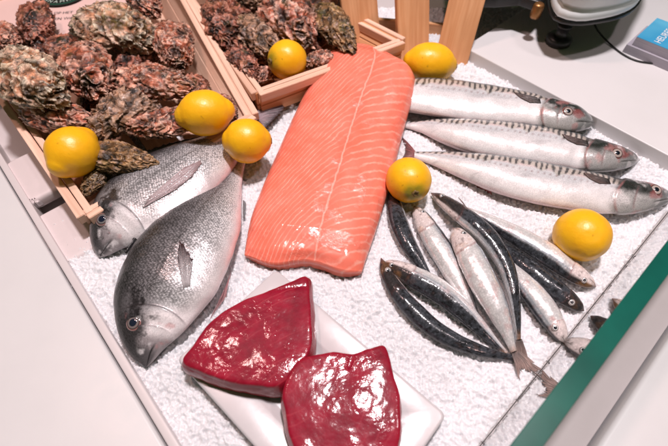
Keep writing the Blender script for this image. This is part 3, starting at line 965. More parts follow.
# ---------------------------------------------------------------- plate
pc = [at(276, 269, 0.016)[:2], at(447, 415, 0.016)[:2]]
e_r = (pc[1]-pc[0]); Lr = np.linalg.norm(e_r); e_r /= Lr
e_d = np.array([e_r[1], -e_r[0]])
plc = pc[0]+e_r*Lr/2+e_d*0.064
def plate_ring(hx, hy, rc, z, k=8):
    pts = []
    for sx, sy, a0 in ((1, 1, 0), (-1, 1, 90), (-1, -1, 180), (1, -1, 270)):
        for i in range(k):
            a = math.radians(a0+90*i/(k-1))
            pts.append((sx*(hx-rc)+rc*math.cos(a), sy*(hy-rc)+rc*math.sin(a)))
    return [np.array([*(plc+e_r*x-e_d*y), z]) for x, y in pts]
hx, hy = Lr/2, 0.064
R = [plate_ring(0.01, 0.01, 0.005, 0.0035), plate_ring(hx-0.045, hy-0.040, 0.012, 0.0035), plate_ring(hx-0.036, hy-0.034, 0.012, 0.005), plate_ring(hx-0.002, hy-0.002, 0.006, 0.0125),
     plate_ring(hx, hy, 0.006, 0.0142), plate_ring(hx-0.0008, hy-0.0008, 0.006, 0.0158), plate_ring(hx-0.0025, hy-0.0025, 0.005, 0.0160), plate_ring(hx-0.0265, hy-0.0265, 0.007, 0.0140),
     plate_ring(hx-0.0285, hy-0.0285, 0.007, 0.0133), plate_ring(hx-0.033, hy-0.033, 0.008, 0.0095), plate_ring(hx-0.036, hy-0.036, 0.008, 0.0090), plate_ring(0.01, 0.01, 0.005, 0.0090), plate_ring(0.0006, 0.0006, 0.0005, 0.0090)]
V_ = np.array(R).reshape(-1, 3)
po = thing('serving_plate', 'white rectangular porcelain plate with a wide rim under the tuna steaks', 'plate', (*plc, 0.003))
mesh('dish', V_, grid(len(R), 32, True)[:, ::-1], PORCELAIN, po, smooth=True)

# ---------------------------------------------------------------- oysters
def oyster_mat():
    m = M('oyster_shell')
    a = m.attr('Col')
    co = m.coord('Object')
    n = m.noise(co, 75, 6, 0.66, 0.9)
    c = m.mixc(1.0, a.outputs['Color'], m.ramp(n, [(0.34, 0.10), (0.50, 0.80), (0.68, 1.7)]), 'MULTIPLY')
    sp = m.noise(co, 200, 4, 0.7)
    c = m.mixc(m.ramp(sp, [(0.54, 0.0), (0.64, 0.6)]), c, (0.03, 0.02, 0.015))
    wv = m.noise(co, 95, 4, 0.6)
    c = m.mixc(m.ramp(wv, [(0.58, 0.0), (0.70, 0.6)]), c, (0.62, 0.42, 0.36))
    m.base(c)
    m.set(Roughness=0.6, Specular_IOR_Level=0.15, Coat_Weight=0.6, Coat_Roughness=0.15)
    b = m.bump(n, 0.5, 0.006)
    m.bump(sp, 0.25, 0.0010, b)
    return m.m
OYSTER = oyster_mat()
PAL = {'pink': ((0.54, 0.20, 0.13), (0.84, 0.49, 0.39), (0.05, 0.022, 0.016)),
       'pale': ((0.68, 0.38, 0.25), (0.92, 0.66, 0.52), (0.13, 0.085, 0.035)),
       'dark': ((0.26, 0.10, 0.07), (0.55, 0.27, 0.20), (0.016, 0.010, 0.008)),
       'olive': ((0.26, 0.17, 0.08), (0.50, 0.34, 0.20), (0.030, 0.024, 0.010)),
       'grey': ((0.36, 0.23, 0.15), (0.60, 0.42, 0.32), (0.04, 0.030, 0.020))}

def oyster(label, px, py, z, la, wa, ang, pal, seed, thick=0.5, tilt=(0, 0), frill=1.0, group=None):
    """la, wa: half length / half width in photo pixels; ang: direction of the broad end on the picture, degrees (0 = right, 90 = up)"""
    p = at(px, py, z)
    depth = (p-CAM) @ FW
    k = depth/F
    n, m = 120, 110
    la, wa = la*1.03, wa*1.03
    a, b, c = la*k, wa*k, min(la, wa)*k*thick*1.0
    t = np.linspace(0, math.pi, n)
    ph = np.linspace(0, 2*math.pi, m, endpoint=False)
    X = -np.cos(t)[:, None]*np.ones(m)
    S = np.sin(t)[:, None]
    Y = S*np.cos(ph)
    Z = S*np.sin(ph)
    Y = Y*(0.82+0.26*X)
    Z = np.sign(Z)*np.abs(Z)**1.15
    Q = np.stack([X, Y, Z], -1)
    sd = seed*7.3
    lay = (X*0.5+0.5+0.35*(Y**2))*5.5+1.5*fbm(Q*2.0+sd, 3, seed)      # growth layers
    saw = lay-np.floor(lay)
    edge = np.abs(np.sin(t))[:, None]*sstep(0.55, 0.0, np.abs(Z)/np.maximum(S, 1e-3))
    h = 0.16*fbm(Q*1.5+sd, 3, seed+1)+0.055*fbm(Q*4.5+sd, 3, seed+2)+0.13*(saw**2.5)*frill+0.035*np.abs(fbm(Q*7+sd, 3, seed+5))
    rg1 = 1-np.abs(fbm(Q*2.9+sd+2*fbm(Q*2+sd, 2, seed+30)[..., None], 3, seed+31))*2.2
    rg2 = 1-np.abs(fbm(Q*8.5+sd, 3, seed+32))*2.2
    h = h+0.13*(rg1-0.4)+0.032*(rg2-0.4)
    h = h+0.13*frill*edge*fbm(np.stack([X*5, Y*5, Z*14], -1)+sd, 3, seed+3)
    Q = Q*(1+h[..., None])
    Q[..., 2] += 0.10*fbm(np.stack([X*2, Y*2, 0*X], -1)+sd, 2, seed+4)
    c0, c1, c2 = PAL[pal]
    v = fbm(Q*3.2+sd, 4, seed+6)
    col = mix(c0, c1, sstep(-0.15, 0.35, v+0.5*(saw-0.5)))
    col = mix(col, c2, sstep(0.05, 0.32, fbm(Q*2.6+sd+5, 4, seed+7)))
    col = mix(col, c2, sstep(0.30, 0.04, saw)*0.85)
    col = mix(col, tuple(min(0.92, x*1.2) for x in c1), sstep(0.72, 0.95, saw)*0.6)
    col = np.clip(col, 0, 1)**np.array([1.12, 1.25, 1.3])*0.80
    col = mix(col, (0.20, 0.19, 0.05), sstep(0.18, 0.4, fbm(Q*2.2+sd+9, 3, seed+8))*(0.30 if pal in ('pale', 'olive') else 0.15))
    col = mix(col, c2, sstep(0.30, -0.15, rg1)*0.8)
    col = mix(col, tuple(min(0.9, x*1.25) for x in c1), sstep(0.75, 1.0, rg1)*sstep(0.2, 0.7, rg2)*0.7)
    P = Q*np.array([a, b, c])
    # picture direction -> world: image right = x, image up = UP projected on the ground
    an = math.radians(ang)
    lx = RT*math.cos(an)+np.array([0, 1.0, 0])*math.sin(an)*1.12
    lx[2] += tilt[0]
    lx /= np.linalg.norm(lx)
    ly = np.cross([0, 0, 1.0], lx)+np.array([0, 0, tilt[1]])
    ly -= lx*(ly @ lx)
    ly /= np.linalg.norm(ly)
    lz = np.cross(lx, ly)
    W = p+P[..., :1]*lx+P[..., 1:2]*ly+P[..., 2:3]*lz
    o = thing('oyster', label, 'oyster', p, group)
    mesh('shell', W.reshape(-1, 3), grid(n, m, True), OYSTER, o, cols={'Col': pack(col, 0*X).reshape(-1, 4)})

GL, GR = 'oysters piled in the left crate', 'oysters piled in the right crate'
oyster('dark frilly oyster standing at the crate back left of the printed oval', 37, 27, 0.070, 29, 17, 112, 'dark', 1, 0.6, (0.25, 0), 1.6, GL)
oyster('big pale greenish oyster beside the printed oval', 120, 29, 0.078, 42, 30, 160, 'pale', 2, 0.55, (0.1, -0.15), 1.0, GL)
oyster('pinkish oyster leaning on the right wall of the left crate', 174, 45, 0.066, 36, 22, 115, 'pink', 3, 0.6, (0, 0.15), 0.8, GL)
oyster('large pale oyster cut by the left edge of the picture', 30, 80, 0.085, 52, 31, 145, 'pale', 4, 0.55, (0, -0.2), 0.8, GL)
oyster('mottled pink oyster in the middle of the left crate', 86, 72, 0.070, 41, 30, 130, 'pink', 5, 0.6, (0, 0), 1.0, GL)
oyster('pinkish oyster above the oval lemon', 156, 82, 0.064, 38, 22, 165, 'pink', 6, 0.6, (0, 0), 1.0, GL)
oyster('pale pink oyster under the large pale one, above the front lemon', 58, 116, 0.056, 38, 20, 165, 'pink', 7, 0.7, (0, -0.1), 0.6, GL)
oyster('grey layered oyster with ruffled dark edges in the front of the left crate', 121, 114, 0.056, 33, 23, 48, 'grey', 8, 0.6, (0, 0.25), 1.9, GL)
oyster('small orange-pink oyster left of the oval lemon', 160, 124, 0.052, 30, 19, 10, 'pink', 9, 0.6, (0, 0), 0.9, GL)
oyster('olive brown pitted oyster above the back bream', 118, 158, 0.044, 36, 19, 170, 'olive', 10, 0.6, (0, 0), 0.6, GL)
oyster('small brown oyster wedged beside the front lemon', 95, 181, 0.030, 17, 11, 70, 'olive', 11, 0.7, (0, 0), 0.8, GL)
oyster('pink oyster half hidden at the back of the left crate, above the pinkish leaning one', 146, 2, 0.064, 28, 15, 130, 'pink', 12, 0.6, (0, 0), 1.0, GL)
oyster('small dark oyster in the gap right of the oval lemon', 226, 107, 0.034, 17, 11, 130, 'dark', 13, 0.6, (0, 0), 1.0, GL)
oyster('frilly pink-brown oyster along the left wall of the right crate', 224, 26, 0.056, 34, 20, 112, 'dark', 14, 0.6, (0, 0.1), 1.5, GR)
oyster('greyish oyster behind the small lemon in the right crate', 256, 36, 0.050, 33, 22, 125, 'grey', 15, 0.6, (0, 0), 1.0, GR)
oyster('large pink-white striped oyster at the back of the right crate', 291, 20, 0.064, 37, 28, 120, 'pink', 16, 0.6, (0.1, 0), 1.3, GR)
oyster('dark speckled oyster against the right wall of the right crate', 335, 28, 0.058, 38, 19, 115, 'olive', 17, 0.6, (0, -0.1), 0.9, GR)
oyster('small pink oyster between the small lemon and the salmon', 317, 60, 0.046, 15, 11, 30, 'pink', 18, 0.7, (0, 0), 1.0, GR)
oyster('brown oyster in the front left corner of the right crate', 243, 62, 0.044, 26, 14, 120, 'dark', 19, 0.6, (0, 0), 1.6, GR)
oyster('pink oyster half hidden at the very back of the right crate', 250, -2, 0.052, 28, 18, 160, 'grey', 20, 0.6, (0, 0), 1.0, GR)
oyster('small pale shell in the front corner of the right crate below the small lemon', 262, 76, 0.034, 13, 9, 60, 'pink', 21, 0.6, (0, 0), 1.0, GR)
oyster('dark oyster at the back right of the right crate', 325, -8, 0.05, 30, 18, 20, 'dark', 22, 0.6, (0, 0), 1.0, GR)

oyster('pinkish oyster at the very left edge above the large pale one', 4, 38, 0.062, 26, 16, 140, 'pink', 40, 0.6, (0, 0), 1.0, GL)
oyster('shade-dark filler oyster deep in the gap right of the big pale one', 140, 58, 0.046, 30, 20, 60, 'dark', 31, 0.6, (0, 0), 1.0, GL)  # from here on added fillers, their dark palette stands for shade between shells
oyster('shade-dark oyster deep in the gap right of the large pale one at the left edge', 60, 52, 0.048, 30, 20, 30, 'dark', 32, 0.6, (0, 0), 1.0, GL)
oyster('shade-dark filler oyster deep below the mottled middle one', 98, 104, 0.034, 24, 16, 120, 'dark', 33, 0.6, (0, 0), 1.0, GL)
oyster('shade-dark filler oyster low against the right wall behind the oval lemon', 196, 92, 0.040, 24, 16, 120, 'dark', 34, 0.6, (0, 0), 1.0, GL)
oyster('shade-dark filler oyster low in the middle of the right crate', 285, 48, 0.034, 34, 22, 20, 'dark', 35, 0.6, (0, 0), 1.0, GR)  # right crate fillers, gap shade put into the dark palette
oyster('shade-dark filler oyster low behind the speckled one in the right crate', 322, 20, 0.034, 36, 24, 80, 'dark', 36, 0.6, (0, 0), 1.0, GR)
oyster('shade-dark filler oyster low along the left wall of the right crate', 232, 8, 0.036, 34, 22, 120, 'dark', 37, 0.6, (0, 0), 1.0, GR)

# ---------------------------------------------------------------- crates
def xy(p, z):
    return np.array([p[0], p[1], z])

def crate(name, label, FL, FR, BL, BR, zf, mat, rimmat, group=None, flare=0.0):
    """four rim corners (world), walls drop to z = zf; boards, rim strips and a floor"""
    C0 = (FL+FR+BL+BR)/4
    o = thing(name, label, 'crate', (C0[0], C0[1], zf), group)
    def wall(a, b, t=0.004, fl=0.0):
        d = b-a
        nrm = np.array([d[1], -d[0], 0]); nrm /= np.linalg.norm(nrm)
        if nrm @ ((a+b)/2-C0) < 0:
            nrm = -nrm
        for hi, lo in ((0.0, 0.52), (0.55, 1.0)):
            za = a[2]-(a[2]-zf)*hi; zb = b[2]-(b[2]-zf)*hi
            fo = -nrm*fl*(lo-hi)
            board('side_board', xy(a-nrm*fl*hi, za), xy(b-nrm*fl*hi, zb), np.array([0, 0, -(a[2]-zf)*(lo-hi)])+fo, nrm*t, mat, o, warp=0.0006, c2=np.array([0, 0, -(b[2]-zf)*(lo-hi)])+fo)
        up = np.array([0, 0, 1.0])
        for off, w, dz in ((-0.0085, 0.0078, 0.0006), (0.0006, 0.0085, 0.0022)):
            board('rim_strip', a+nrm*off+up*dz, b+nrm*off+up*dz, nrm*w, up*-0.012, rimmat, o, warp=0.0012)
    wall(FL, FR); wall(FL, BL); wall(FR, BR, fl=flare); wall(BL, BR)
    k = 5
    for i in range(k):
        s0, s1 = i/k+0.01, (i+1)/k-0.01
        a, b = FL*(1-s0)+FR*s0, BL*(1-s0)+BR*s0
        c, d = FL*(1-s1)+FR*s1, BL*(1-s1)+BR*s1
        board('floor_slat', xy(a, zf), xy(b, zf), xy((c-a), 0), np.array([0, 0, 0.004]), mat, o)
    return o

lFL, lFR = at(86, 215, 0.036), at(252, 116, 0.030)
dl = at(0, 90, 0.036)-lFL; dl /= np.linalg.norm(dl)
lBL = lFL+dl*0.52
lBR0 = at(186, 0, 0.070)
lBR = lFR+(lBR0-lFR)*1.9
lBL[2] = 0.045
c1 = crate('wooden_crate', 'pale wooden crate of oysters at the left with thin double rim strips', lFL, lFR, lBL, lBR, 0.010, WOOD_PALE, WOOD_PALE, 'oyster crates', 0.034)
rFL, rFR = at(258, 93, 0.046), at(402, 41, 0.046)
rBL = rFL+(at(190, 0, 0.046)-rFL)*1.05
rBR = rFR+(at(320, 0, 0.046)-rFR)*1.0
rBR = rFR+(rBR-rFR)*1.35
c2 = crate('wooden_crate', 'smaller wooden crate of oysters in the middle behind the salmon', rFL, rFR, rBL, rBR, 0.010, WOOD_ORANGE, WOOD_PALE, 'oyster crates', 0.022)

# standing crate of slats
c3o = thing('slatted_crate', 'orange-brown slatted wooden crate standing upright behind the right crate', 'crate', at(430, 60, 0))
def slat(bl, br, hgt, thick, depth, lean=0.40):
    a, b = at(*bl, 0.001), at(*br, 0.001)
    d = b-a
    bk = np.array([-d[1], d[0], 0]); bk /= np.linalg.norm(bk)
    if bk[1] < 0:
        bk = -bk
    a = a+bk*depth
    b = b+bk*depth
    upv = np.array([0, 0, hgt])+bk*hgt*lean
    board('slat', a, a+upv, b-a, bk*thick, WOOD_ORANGE, c3o, bevel=0.001)
slat((352, 62), (385, 53), 0.17, 0.008, 0.012)
slat((399, 64), (429, 58), 0.17, 0.012, 0.0)
slat((433, 66), (465, 72), 0.17, 0.010, 0.0)
a, b = at(350, 40, 0.0), at(470, 48, 0.0)
for zz in (0.004, 0.16):
    board('cross_board', xy(a, zz)+np.array([0, 0.02, 0]), xy(b, zz)+np.array([0, 0.012, 0]), np.array([0, 0, 0.025]), np.array([0, 0.008, 0]), WOOD_ORANGE, c3o)

# paper label in the left crate
lab = thing('paper_label', 'pink paper label with a dark green oval mark and grey lettering at the crate back', 'label', at(68, 14, 0.062))
PAPER = panel('pink_paper', (0.72, 0.50, 0.46), 0.7)
LP = np.array([at(x, y, z) for x, y, z in ((-42, 64, 0.048), (126, 64, 0.048), (128, -35, 0.054), (-40, -35, 0.054))])
ex = LP[1]-LP[0]; ex /= np.linalg.norm(ex)
ey0 = LP[3]-LP[0]; ez = np.cross(ex, ey0); ez /= np.linalg.norm(ez)
ey = np.cross(ez, ex)
mesh('sheet', np.r_[LP, LP-ez*0.0004], [(0, 1, 2, 3), (7, 6, 5, 4), (0, 4, 5, 1), (1, 5, 6, 2), (2, 6, 7, 3), (3, 7, 4, 0)], PAPER, lab, smooth=False)
oc = at(62, -6, 0.0540)
def oval(rx, ry, lift, name, mat, parent, rin=0.0):
    t = np.linspace(0, 2*math.pi, 64, endpoint=False)
    rr = [1.0, rin]
    vs = np.array([oc+ex*math.cos(x)*rx*k+ey*math.sin(x)*ry*k+ez*l for l, k in ((lift, rr[0]), (lift, rr[1]), (lift-0.0002, rr[0]))for x in t])
    return mesh(name, vs, np.r_[grid(2, 64, True), np.stack([np.arange(64), (np.arange(64)+1) % 64, (np.arange(64)+1) % 64+128, np.arange(64)+128], 1)], mat, parent, smooth=False)
GREENINK = plain('green_ink', (0.01, 0.09, 0.055), 0.5).m
INK = plain('black_ink', (0.012, 0.014, 0.014), 0.5).m
GREYINK = plain('grey_ink', (0.16, 0.14, 0.14), 0.6).m
MINT = plain('mint_ink', (0.50, 0.62, 0.55), 0.6).m
kk = ((oc-CAM) @ FW)/F
ov = oval(kk*25, kk*23, 0.0008, 'oval_mark', INK, lab)
oval(kk*22.5, kk*20.5, 0.0011, 'oval_ring', GREENINK, ov, 0.93)

def text(body, loc, size, mat, parent, ux, uy, uz, align='CENTER'):
    cu = bpy.data.curves.new('lettering', 'FONT')
    cu.body = body
    cu.size = size
    cu.align_x = align
    cu.align_y = 'CENTER'
    cu.extrude = 0.00005
    tmp = bpy.data.objects.new('lettering', cu)
    COL.objects.link(tmp)
    dg = bpy.context.evaluated_depsgraph_get()
    me = bpy.data.meshes.new_from_object(tmp.evaluated_get(dg))
    bpy.data.objects.remove(tmp)
    Mx = Matrix(((ux[0], uy[0], uz[0], loc[0]), (ux[1], uy[1], uz[1], loc[1]), (ux[2], uy[2], uz[2], loc[2]), (0, 0, 0, 1)))
    me.transform(Mx)
    me.transform(Matrix.Translation(Vector(-world_loc(parent))))
    me.materials.clear()
    return link_mesh('lettering', me, mat, parent)

def rot2(v, w, deg):
    a = math.radians(deg)
    return v*math.cos(a)+w*math.sin(a), w*math.cos(a)-v*math.sin(a)
rx_, ry_ = rot2(ex, ey, 6)
text('T OP HET', at(61, 13.0, 0.0512)+ez*0.0008, kk*5.2, GREYINK, lab, rx_, ry_, ez)
text('EN WA', at(64, 18.6, 0.0509)+ez*0.0008, kk*5.2, GREYINK, lab, rx_, ry_, ez)
for i, a in enumerate(np.linspace(-58, 58, 7)):
    t = math.radians(a-90)
    pos_ = oc+ex*math.cos(t)*kk*17.5+ey*math.sin(t)*kk*15.5+ez*0.0012
    ux, uy = rot2(ex, ey, a)
    text('EHNAMHE'[i], pos_, kk*6, MINT, ov, ux, uy, ez)

# ---------------------------------------------------------------- counters, ice, glass
eL = np.array([math.cos(math.radians(132)), math.sin(math.radians(132)), 0])     # along the left counter, going back
eG = np.array([math.cos(math.radians(42.2)), math.sin(math.radians(42.2)), 0])  # along the glass
def tagk(o, kind):
    o['kind'] = kind
    return o
pL = at(100, 314.4, 0.010)
outL = -eG
def poly_left(off0, off1, z0, z1, mat, name, bev):
    q0, q1 = pL-eL*0.9+outL*off0, pL+eL*0.9+outL*off0
    r0, r1 = q0+outL*(off1-off0), q1+outL*(off1-off0)
    return tagk(prism(name, [q0, q1, r1, r0], z0, z1, mat, None, bev, 4, True), 'structure')
poly_left(0.010, 0.9, -0.10, 0.012, WHITE_PANEL, 'counter_left', 0.003)
poly_left(0.0005, 0.0085, -0.10, 0.0095, RIM_PANEL, 'counter_left_rim', 0.0015)

c0, c1_ = at(470, 50, 0.030), at(668, 155, 0.030)
eC = c1_-c0; eC[2] = 0; eC /= np.linalg.norm(eC)
eB = np.array([-eC[1], eC[0], 0])
if eB[1] < 0: eB = -eB
k0 = at(464, 46.8, 0.030)
tagk(prism('counter_back', [k0, k0+eC*1.6, k0+eC*1.6+eB*1.2, k0+eB*1.2], -0.1, 0.030, WHITE_PANEL, None, 0.0015, 3, True), 'structure')

# ice bed
gp = at(574, 329, 0.0)
nG = np.array([eG[1], -eG[0], 0])                    # towards the outside of the glass
def gdist(P):
    return (P[..., 0]-gp[0])*nG[0]+(P[..., 1]-gp[1])*nG[1]
def ice_mat():
    m = M('crushed_ice')
    co = m.coord('Object')
    n = m.noise(co, 30, 4)
    m.base(m.ramp(n, [(0.3, (0.66, 0.66, 0.68)), (0.7, (0.74, 0.74, 0.76))]))
    m.set(Roughness=0.16, Specular_IOR_Level=0.5, IOR=1.31, Subsurface_Weight=0.85, Subsurface_Radius=(0.85, 0.95, 1.0), Subsurface_Scale=0.0036, Subsurface_Anisotropy=0.3)
    b = m.bump(m.voro(co, 620, 1.0), 0.35, 0.0008)
    m.bump(m.noise(co, 900, 3, 0.6), 0.25, 0.0005, b)
    return m.m
ICE = ice_mat()

def facets(P, cell, seed, tilt, step):
    """heap of broken crystals: every cell is a small tilted plane of its own height"""
    q = P[..., :2]/cell
    b = np.floor(q).astype(np.int64)
    best = np.full(q.shape[:-1], 9.0)
    h = np.zeros(q.shape[:-1])
    for dx in (-1, 0, 1):
        for dy in (-1, 0, 1):
            ix, iy = b[..., 0]+dx, b[..., 1]+dy
            z0 = 0*ix
            cx = ix+_hash(ix, iy, z0, seed)
            cy = iy+_hash(ix, iy, z0, seed+1)
            ex_, ey_ = q[..., 0]-cx, q[..., 1]-cy
            an = _hash(ix, iy, z0, seed+2)*math.pi
            st = 0.6+0.8*_hash(ix, iy, z0, seed+6)
            d = (ex_*np.cos(an)+ey_*np.sin(an))**2*st+(ey_*np.cos(an)-ex_*np.sin(an))**2/st
            hh = (_hash(ix, iy, z0, seed+3)-0.5)*step+((_hash(ix, iy, z0, seed+4)-0.5)*ex_+(_hash(ix, iy, z0, seed+5)-0.5)*ey_)*tilt*cell
            k = d < best
            best = np.where(k, d, best)
            h = np.where(k, hh, h)
    return h

def ice_h(P):
    Q = np.concatenate([P[..., :2], 0*P[..., :1]], -1)
    W_ = Q.copy()
    W_[..., 0] += 0.0012*fbm(Q*260, 2, 201)
    W_[..., 1] += 0.0012*fbm(Q*260, 2, 203)
    h = 0.0015+0.0030*fbm(Q*16, 3, 91)
    h = h+facets(W_, 0.0048, 300, 1.6, 0.0014)+facets(W_, 0.0025, 400, 1.7, 0.0010)
    dc = (Q[..., 0]-c0[0])*eB[0]+(Q[..., 1]-c0[1])*eB[1]
    up_ = 0.010*sstep(-0.06, -0.005, dc)
    return np.minimum(h+up_, 0.0080+up_)
gx, gy = np.meshgrid(np.arange(-0.52, 0.64, 0.0012), np.arange(-0.37, 0.47, 0.0012), indexing='ij')
P = np.stack([gx, gy, 0*gx], -1)
P[..., 2] = ice_h(P)
nu_, nv_ = gx.shape
f = grid(nu_, nv_)
keep = gdist(P).reshape(-1) < -0.0005
aL = (P[..., 0]-pL[0])*eL[0]+(P[..., 1]-pL[1])*eL[1]
dLb = (P[..., 0]-pL[0])*outL[0]+(P[..., 1]-pL[1])*outL[1]
pit = (dLb > -0.10) & (aL > 0.155)
keep &= ~pit.reshape(-1)
keep &= (dLb < 0.01).reshape(-1)
f = f[keep[f].all(1)]
used = np.unique(f)
remap = np.zeros(nu_*nv_, np.int64)
remap[used] = np.arange(len(used))
ice = mesh('crushed_ice', P.reshape(-1, 3)[used], remap[f][:, ::-1], ICE, None, smooth=True)
tagk(ice, 'stuff')

tagk(prism('tray_floor', [at(334, 446, 0)[:2]+np.array(q_) for q_ in ((-1, -0.4), (0.35, -0.4), (0.8, 0.1), (0.8, 1.2), (-1, 1.2))], -0.032, -0.028, RIM_PANEL), 'structure')
# rounded white plastic blocks under the left crate
def block(label, px, py, z1, lx_, ly_, ang):
    c = at(px, py, z1)
    o = thing('plastic_block', label, 'block', (c[0], c[1], -0.012), 'white plastic blocks under the left crate')
    a = math.radians(ang)
    u, v = np.array([math.cos(a), math.sin(a)]), np.array([-math.sin(a), math.cos(a)])
    pts = []
    r = 0.014
    for sx, sy, a0 in ((1, 1, 0), (-1, 1, 90), (-1, -1, 180), (1, -1, 270)):
        for i in range(7):
            t = math.radians(a0+15*i)
            pts.append(c[:2]+u*(sx*(lx_-r)+r*math.cos(t))+v*(sy*(ly_-r)+r*math.sin(t)))
    prism('shell', pts, -0.012, z1, PLASTIC, o, 0.006, 5, True)
block('rounded white plastic block under the crate edge, further back', 44, 168, 0.006, 0.045, 0.040, 132)
block('rounded white plastic block under the crate corner, nearest the bream head', 74, 226, 0.003, 0.045, 0.037, 132)

# glass
def glass_mat():
    m = M('clear_glass')
    t = m.t
    tr = m.n('BsdfTransparent'); tr.inputs[0].default_value = (0.93, 0.98, 0.96, 1)
    gl = m.n('BsdfGlossy'); gl.inputs['Roughness'].default_value = 0.01
    fr = m.n('Fresnel'); fr.inputs[0].default_value = 1.5
    mx = m.n('MixShader')
    m.link(fr.outputs[0], mx.inputs[0]); m.link(tr.outputs[0], mx.inputs[1]); m.link(gl.outputs[0], mx.inputs[2])
    m.link(mx.outputs[0], m.out.inputs[0])
    return m.m
GLASS = glass_mat()
GEDGE = plain('green_glass_edge', (0.0, 0.13, 0.085), 0.3, Specular_IOR_Level=0.3)
co = GEDGE.coord('Object')
GEDGE.base(GEDGE.ramp(GEDGE.noise(co, 18, 3), [(0.3, (0.003, 0.070, 0.052)), (0.7, (0.004, 0.110, 0.080))]))
gl0, gl1 = gp-eG*0.42, gp+eG*0.46
Hg, Tg = 0.110, 0.0145
go = thing('glass_screen', 'upright glass screen with a green polished edge along the right side of the ice', 'glass screen', (*gp[:2], 0))
def vsheet(name, a, b, z0, z1, mat, parent):
    vs = np.array([xy(a, z0), xy(b, z0), xy(b, z1), xy(a, z1)])
    return mesh(name, vs, [(0, 1, 2, 3)], mat, parent, smooth=False)
vsheet('pane', gl0, gl1, 0.0, Hg-0.001, GLASS, go)
prism('polished_edge', [gl0, gl1, gl1+nG*Tg, gl0+nG*Tg], Hg-0.0012, Hg, GEDGE.m, go, 0.0004, 1)
vsheet('pane', gl0+nG*Tg, gl1+nG*Tg, 0.0, Hg-0.001, GLASS, go)
tr = prism('channel', [gl0-nG*0.0022, gl1-nG*0.0022, gl1-nG*0.0004, gl0-nG*0.0004], -0.02, 0.0012, GREY_METAL, go)
# ledge outside the glass
def strip(name, o0, o1, z0, z1, mat, bev=0.002):
    a, b = gp-eG*0.9+nG*o0, gp+eG*1.2+nG*o0
    d = nG*(o1-o0)
    return tagk(prism(name, [a, b, b+d, a+d], z0, z1, mat, None, bev, 4, True), 'structure')
so = float(gdist(at(632, 388, 0.0)))
strip('counter_front_base', 0.0, so-0.003, -0.1, -0.002, GREY_METAL, 0.001)
strip('counter_front_ledge', so, 0.9, -0.1, 0.010, WHITE_PANEL, 0.004)
# ground far below
tagk(mesh('floor', np.array([(-3, -3, -0.9), (3, -3, -0.9), (3, 3, -0.9), (-3, 3, -0.9)]), [(0, 1, 2, 3)], panel('floor_tile', (0.4, 0.38, 0.38)), None, smooth=False), 'structure')

# ---------------------------------------------------------------- scale, cable, cards, peel
ZC = 0.030
sco = thing('weighing_scale', 'white and grey weighing scale on black feet on the white counter', 'scale', at(590, 20, ZC))
SCW = panel('pale_blue_plastic', (0.72, 0.76, 0.77), 0.35)
BLK = plain('black_plastic', (0.016, 0.016, 0.017), 0.4).m
def sm(pts, z, n=60):
    return closed([at(*p, z)[:2] for p in pts], n)
zb = ZC+0.060
body = sm([(549, -6), (551, 9), (558, 19), (574, 23), (598, 21), (619, 16), (633, 9), (641, -4), (650, -40), (600, -70), (545, -50)], zb)
cb_ = body.mean(0)
R = []
for s, z in ((0.0, zb), (0.95, zb), (0.99, zb+0.002), (1.0, zb+0.006), (0.995, zb+0.012), (0.965, zb+0.016), (0.965, zb+0.019), (0.99, zb+0.021), (0.985, zb+0.05), (0.96, zb+0.07), (0.0, zb+0.075)):
    R.append(np.c_[cb_+(body-cb_)*s, np.full(len(body), z)])
mesh('housing', np.array(R).reshape(-1, 3), grid(len(R), len(body), True)[:, ::-1], SCW, sco)
base = sm([(546, -6), (548, 10), (556, 21), (574, 25), (599, 23), (621, 18), (635, 10), (643, -4), (650, -40), (600, -70), (535, -50)], zb-0.006)
prism('base_plate', base, zb-0.0085, zb-0.001, BLK, sco, 0.003, 3, True)
plat = [at(x, y, zb-0.004)[:2] for x, y in ((438, -12), (470, -3), (498, -2), (522, -4), (540, 2), (548, -6), (545, -60), (430, -60))]
prism('platform', plat, zb-0.020, zb-0.004, BLK, sco, 0.003, 3, True)
BRASS = plain('brown_metal', (0.30, 0.14, 0.05), 0.35, Metallic=0.7).m
pb = at(538, 8, zb-0.01)
def lathe(name, c, prof, mat, parent, k=40):
    an = np.linspace(0, 2*math.pi, k, endpoint=False)
    vs = np.array([(c[0]+r*math.cos(t), c[1]+r*math.sin(t), z) for r, z in prof for t in an])
    return mesh(name, vs, grid(len(prof), k, True)[:, ::-1], mat, parent)
lathe('knob', pb, [(0, zb-0.024), (0.007, zb-0.024), (0.008, zb-0.02), (0.008, zb-0.006), (0.006, zb-0.003), (0, zb-0.003)], BRASS, sco)
def foot(px, py):
    c = at(px, py, ZC)
    return lathe('foot', c, [(0, ZC+0.0004), (0.0175, ZC+0.0004), (0.0192, ZC+0.002), (0.0192, ZC+0.010), (0.017, ZC+0.0125), (0.010, ZC+0.0135), (0.0085, ZC+0.015), (0.0085, ZC+0.026), (0.011, ZC+0.027), (0.011, ZC+0.031), (0.006, ZC+0.032), (0.006, zb-0.010)], BLK, sco)
foot(557, 43)
foot(655, -12)

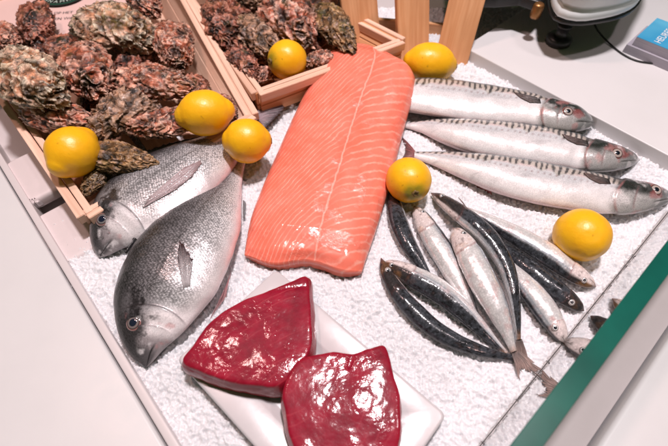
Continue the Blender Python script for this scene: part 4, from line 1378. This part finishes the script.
cu = bpy.data.curves.new('power_cable', 'CURVE')
cu.dimensions = '3D'
cu.bevel_depth = 0.0013
cu.bevel_resolution = 4
sp = cu.splines.new('NURBS')
cpts = [(590, 8, 0.060), (594, 25, 0.045), (601, 35, ZC+0.006), (610, 44, ZC+0.002), (622, 54, ZC+0.0015), (636, 61, ZC+0.0015), (650, 63, ZC+0.0015), (668, 65, ZC+0.0015), (700, 72, ZC+0.0015)]
sp.points.add(len(cpts)-1)
for p_, (x, y, z) in zip(sp.points, cpts):
    p_.co = (*at(x, y, z), 1)
sp.use_endpoint_u = True
sp.order_u = 3
dg = None
tmp = bpy.data.objects.new('power_cable', cu)
COL.objects.link(tmp)
me = bpy.data.meshes.new_from_object(tmp.evaluated_get(bpy.context.evaluated_depsgraph_get()))
bpy.data.objects.remove(tmp)
me.materials.clear()
me.polygons.foreach_set('use_smooth', [True]*len(me.polygons))
cab = link_mesh('power_cable', me, BLK)
cab['label'] = 'thin black cable running from the scale across the white counter'
cab['category'] = 'cable'

# leaflets
zt = ZC+0.026
A0, A1, A2 = at(637, 36.5, zt), at(662, 19.5, zt), at(690, 58, zt)
ux = A2-A0; ux /= np.linalg.norm(ux)
uy = A1-A0; dpt = np.linalg.norm(uy - ux*(uy @ ux))
uy = np.cross([0, 0, 1.0], ux)
lo = thing('leaflet_stack', 'stack of blue leaflets with white lettering at the right of the counter', 'leaflets', (*(A0+ux*0.06+uy*dpt/2)[:2], ZC))
BLUE = M('blue_print')
cc = BLUE.coord('Object')
BLUE.base(BLUE.ramp(BLUE.noise(cc, 16, 2), [(0.3, (0.035, 0.30, 0.55)), (0.7, (0.12, 0.46, 0.68))]))
BLUE.set(Roughness=0.3)
EDGE = M('paper_edges')
cc = EDGE.coord('Object', (1, 1, 2200))
EDGE.base(EDGE.ramp(EDGE.noise(cc, 1.0, 2), [(0.35, (0.22, 0.20, 0.25)), (0.65, (0.48, 0.45, 0.50))]))
EDGE.set(Roughness=0.7)
def rect(o, w, d, ddx=0, ddy=0):
    o = o+ux*ddx+uy*ddy
    return [o, o+ux*w, o+ux*w+uy*d, o+uy*d]
prism('pile', rect(A0, 0.15, dpt, -0.006, -0.004), ZC+0.0004, ZC+0.0125, EDGE.m, lo)
prism('pile', rect(A0, 0.15, dpt, 0.0, 0.0), ZC+0.0128, zt-0.0006, EDGE.m, lo)
top_ = prism('top_leaflet', rect(A0, 0.15, dpt, 0, 0), zt-0.0005, zt, BLUE.m, lo)
WINK = plain('white_ink', (0.8, 0.82, 0.84), 0.5).m
tl = at(664, 36, zt+0.0003)
text('HEURES', tl-uy*0.0+ux*0.0, 0.014, WINK, top_, uy*-1*-1, -ux, np.array([0, 0, 1.0]), 'CENTER')

# scrap of peel on the riser
pe = at(483, 60, 0.015)
w = np.linspace(0, 2*math.pi, 20, endpoint=False)
pt = [np.array([0.006*math.cos(t)*(1+0.2*math.sin(3*t)), -0.001, 0.004*math.sin(t)]) for t in w]
vs = [pe-eB*0.003+np.array([eC[0]*p_[0], eC[1]*p_[0], p_[2]]) for p_ in pt]
vs = np.r_[np.array(vs), np.array(vs)-eB*0.0012]
pk = mesh('peel_scrap', vs, [tuple(range(20)), tuple(range(39, 19, -1))]+[(i, (i+1) % 20, (i+1) % 20+20, i+20) for i in range(20)], plain('orange_peel', (0.75, 0.25, 0.02), 0.5).m, None)
pk['label'] = 'tiny orange scrap stuck to the side of the white counter'
pk['category'] = 'scrap'

# ---------------------------------------------------------------- light
w = bpy.data.worlds.new('World')
SC.world = w
w.use_nodes = True
bg = w.node_tree.nodes['Background']
bg.inputs[0].default_value = (0.72, 0.95, 0.46, 1)
bg.inputs[1].default_value = 0.068
def lamp(name, loc, target, power, size, col):
    l = bpy.data.lights.new(name, 'AREA')
    l.shape = 'DISK'
    l.size = size
    l.energy = power
    l.color = col
    o = bpy.data.objects.new(name, l)
    COL.objects.link(o)
    o.location = loc
    d = Vector(target)-Vector(loc)
    o.rotation_euler = d.to_track_quat('-Z', 'Y').to_euler()
lamp('ceiling_lamp', (0.12, 0.22, 1.7), (0.05, 0, 0), 32, 0.15, (1.0, 0.90, 0.92))
lamp('ceiling_lamp', (-0.55, 0.35, 1.5), (-0.3, 0.2, 0), 6, 0.12, (1.0, 0.64, 0.60))
lamp('ceiling_lamp', (0.65, 0.05, 1.6), (0.1, 0, 0), 4, 0.12, (1.0, 0.82, 0.85))

SC.view_settings.view_transform = 'Standard'
SC.view_settings.look = 'None'
SC.view_settings.exposure = 0.0
SC.view_settings.gamma = 1.0
SC.render.engine = 'CYCLES'
SC.cycles.max_bounces = 8
SC.cycles.use_denoising = True
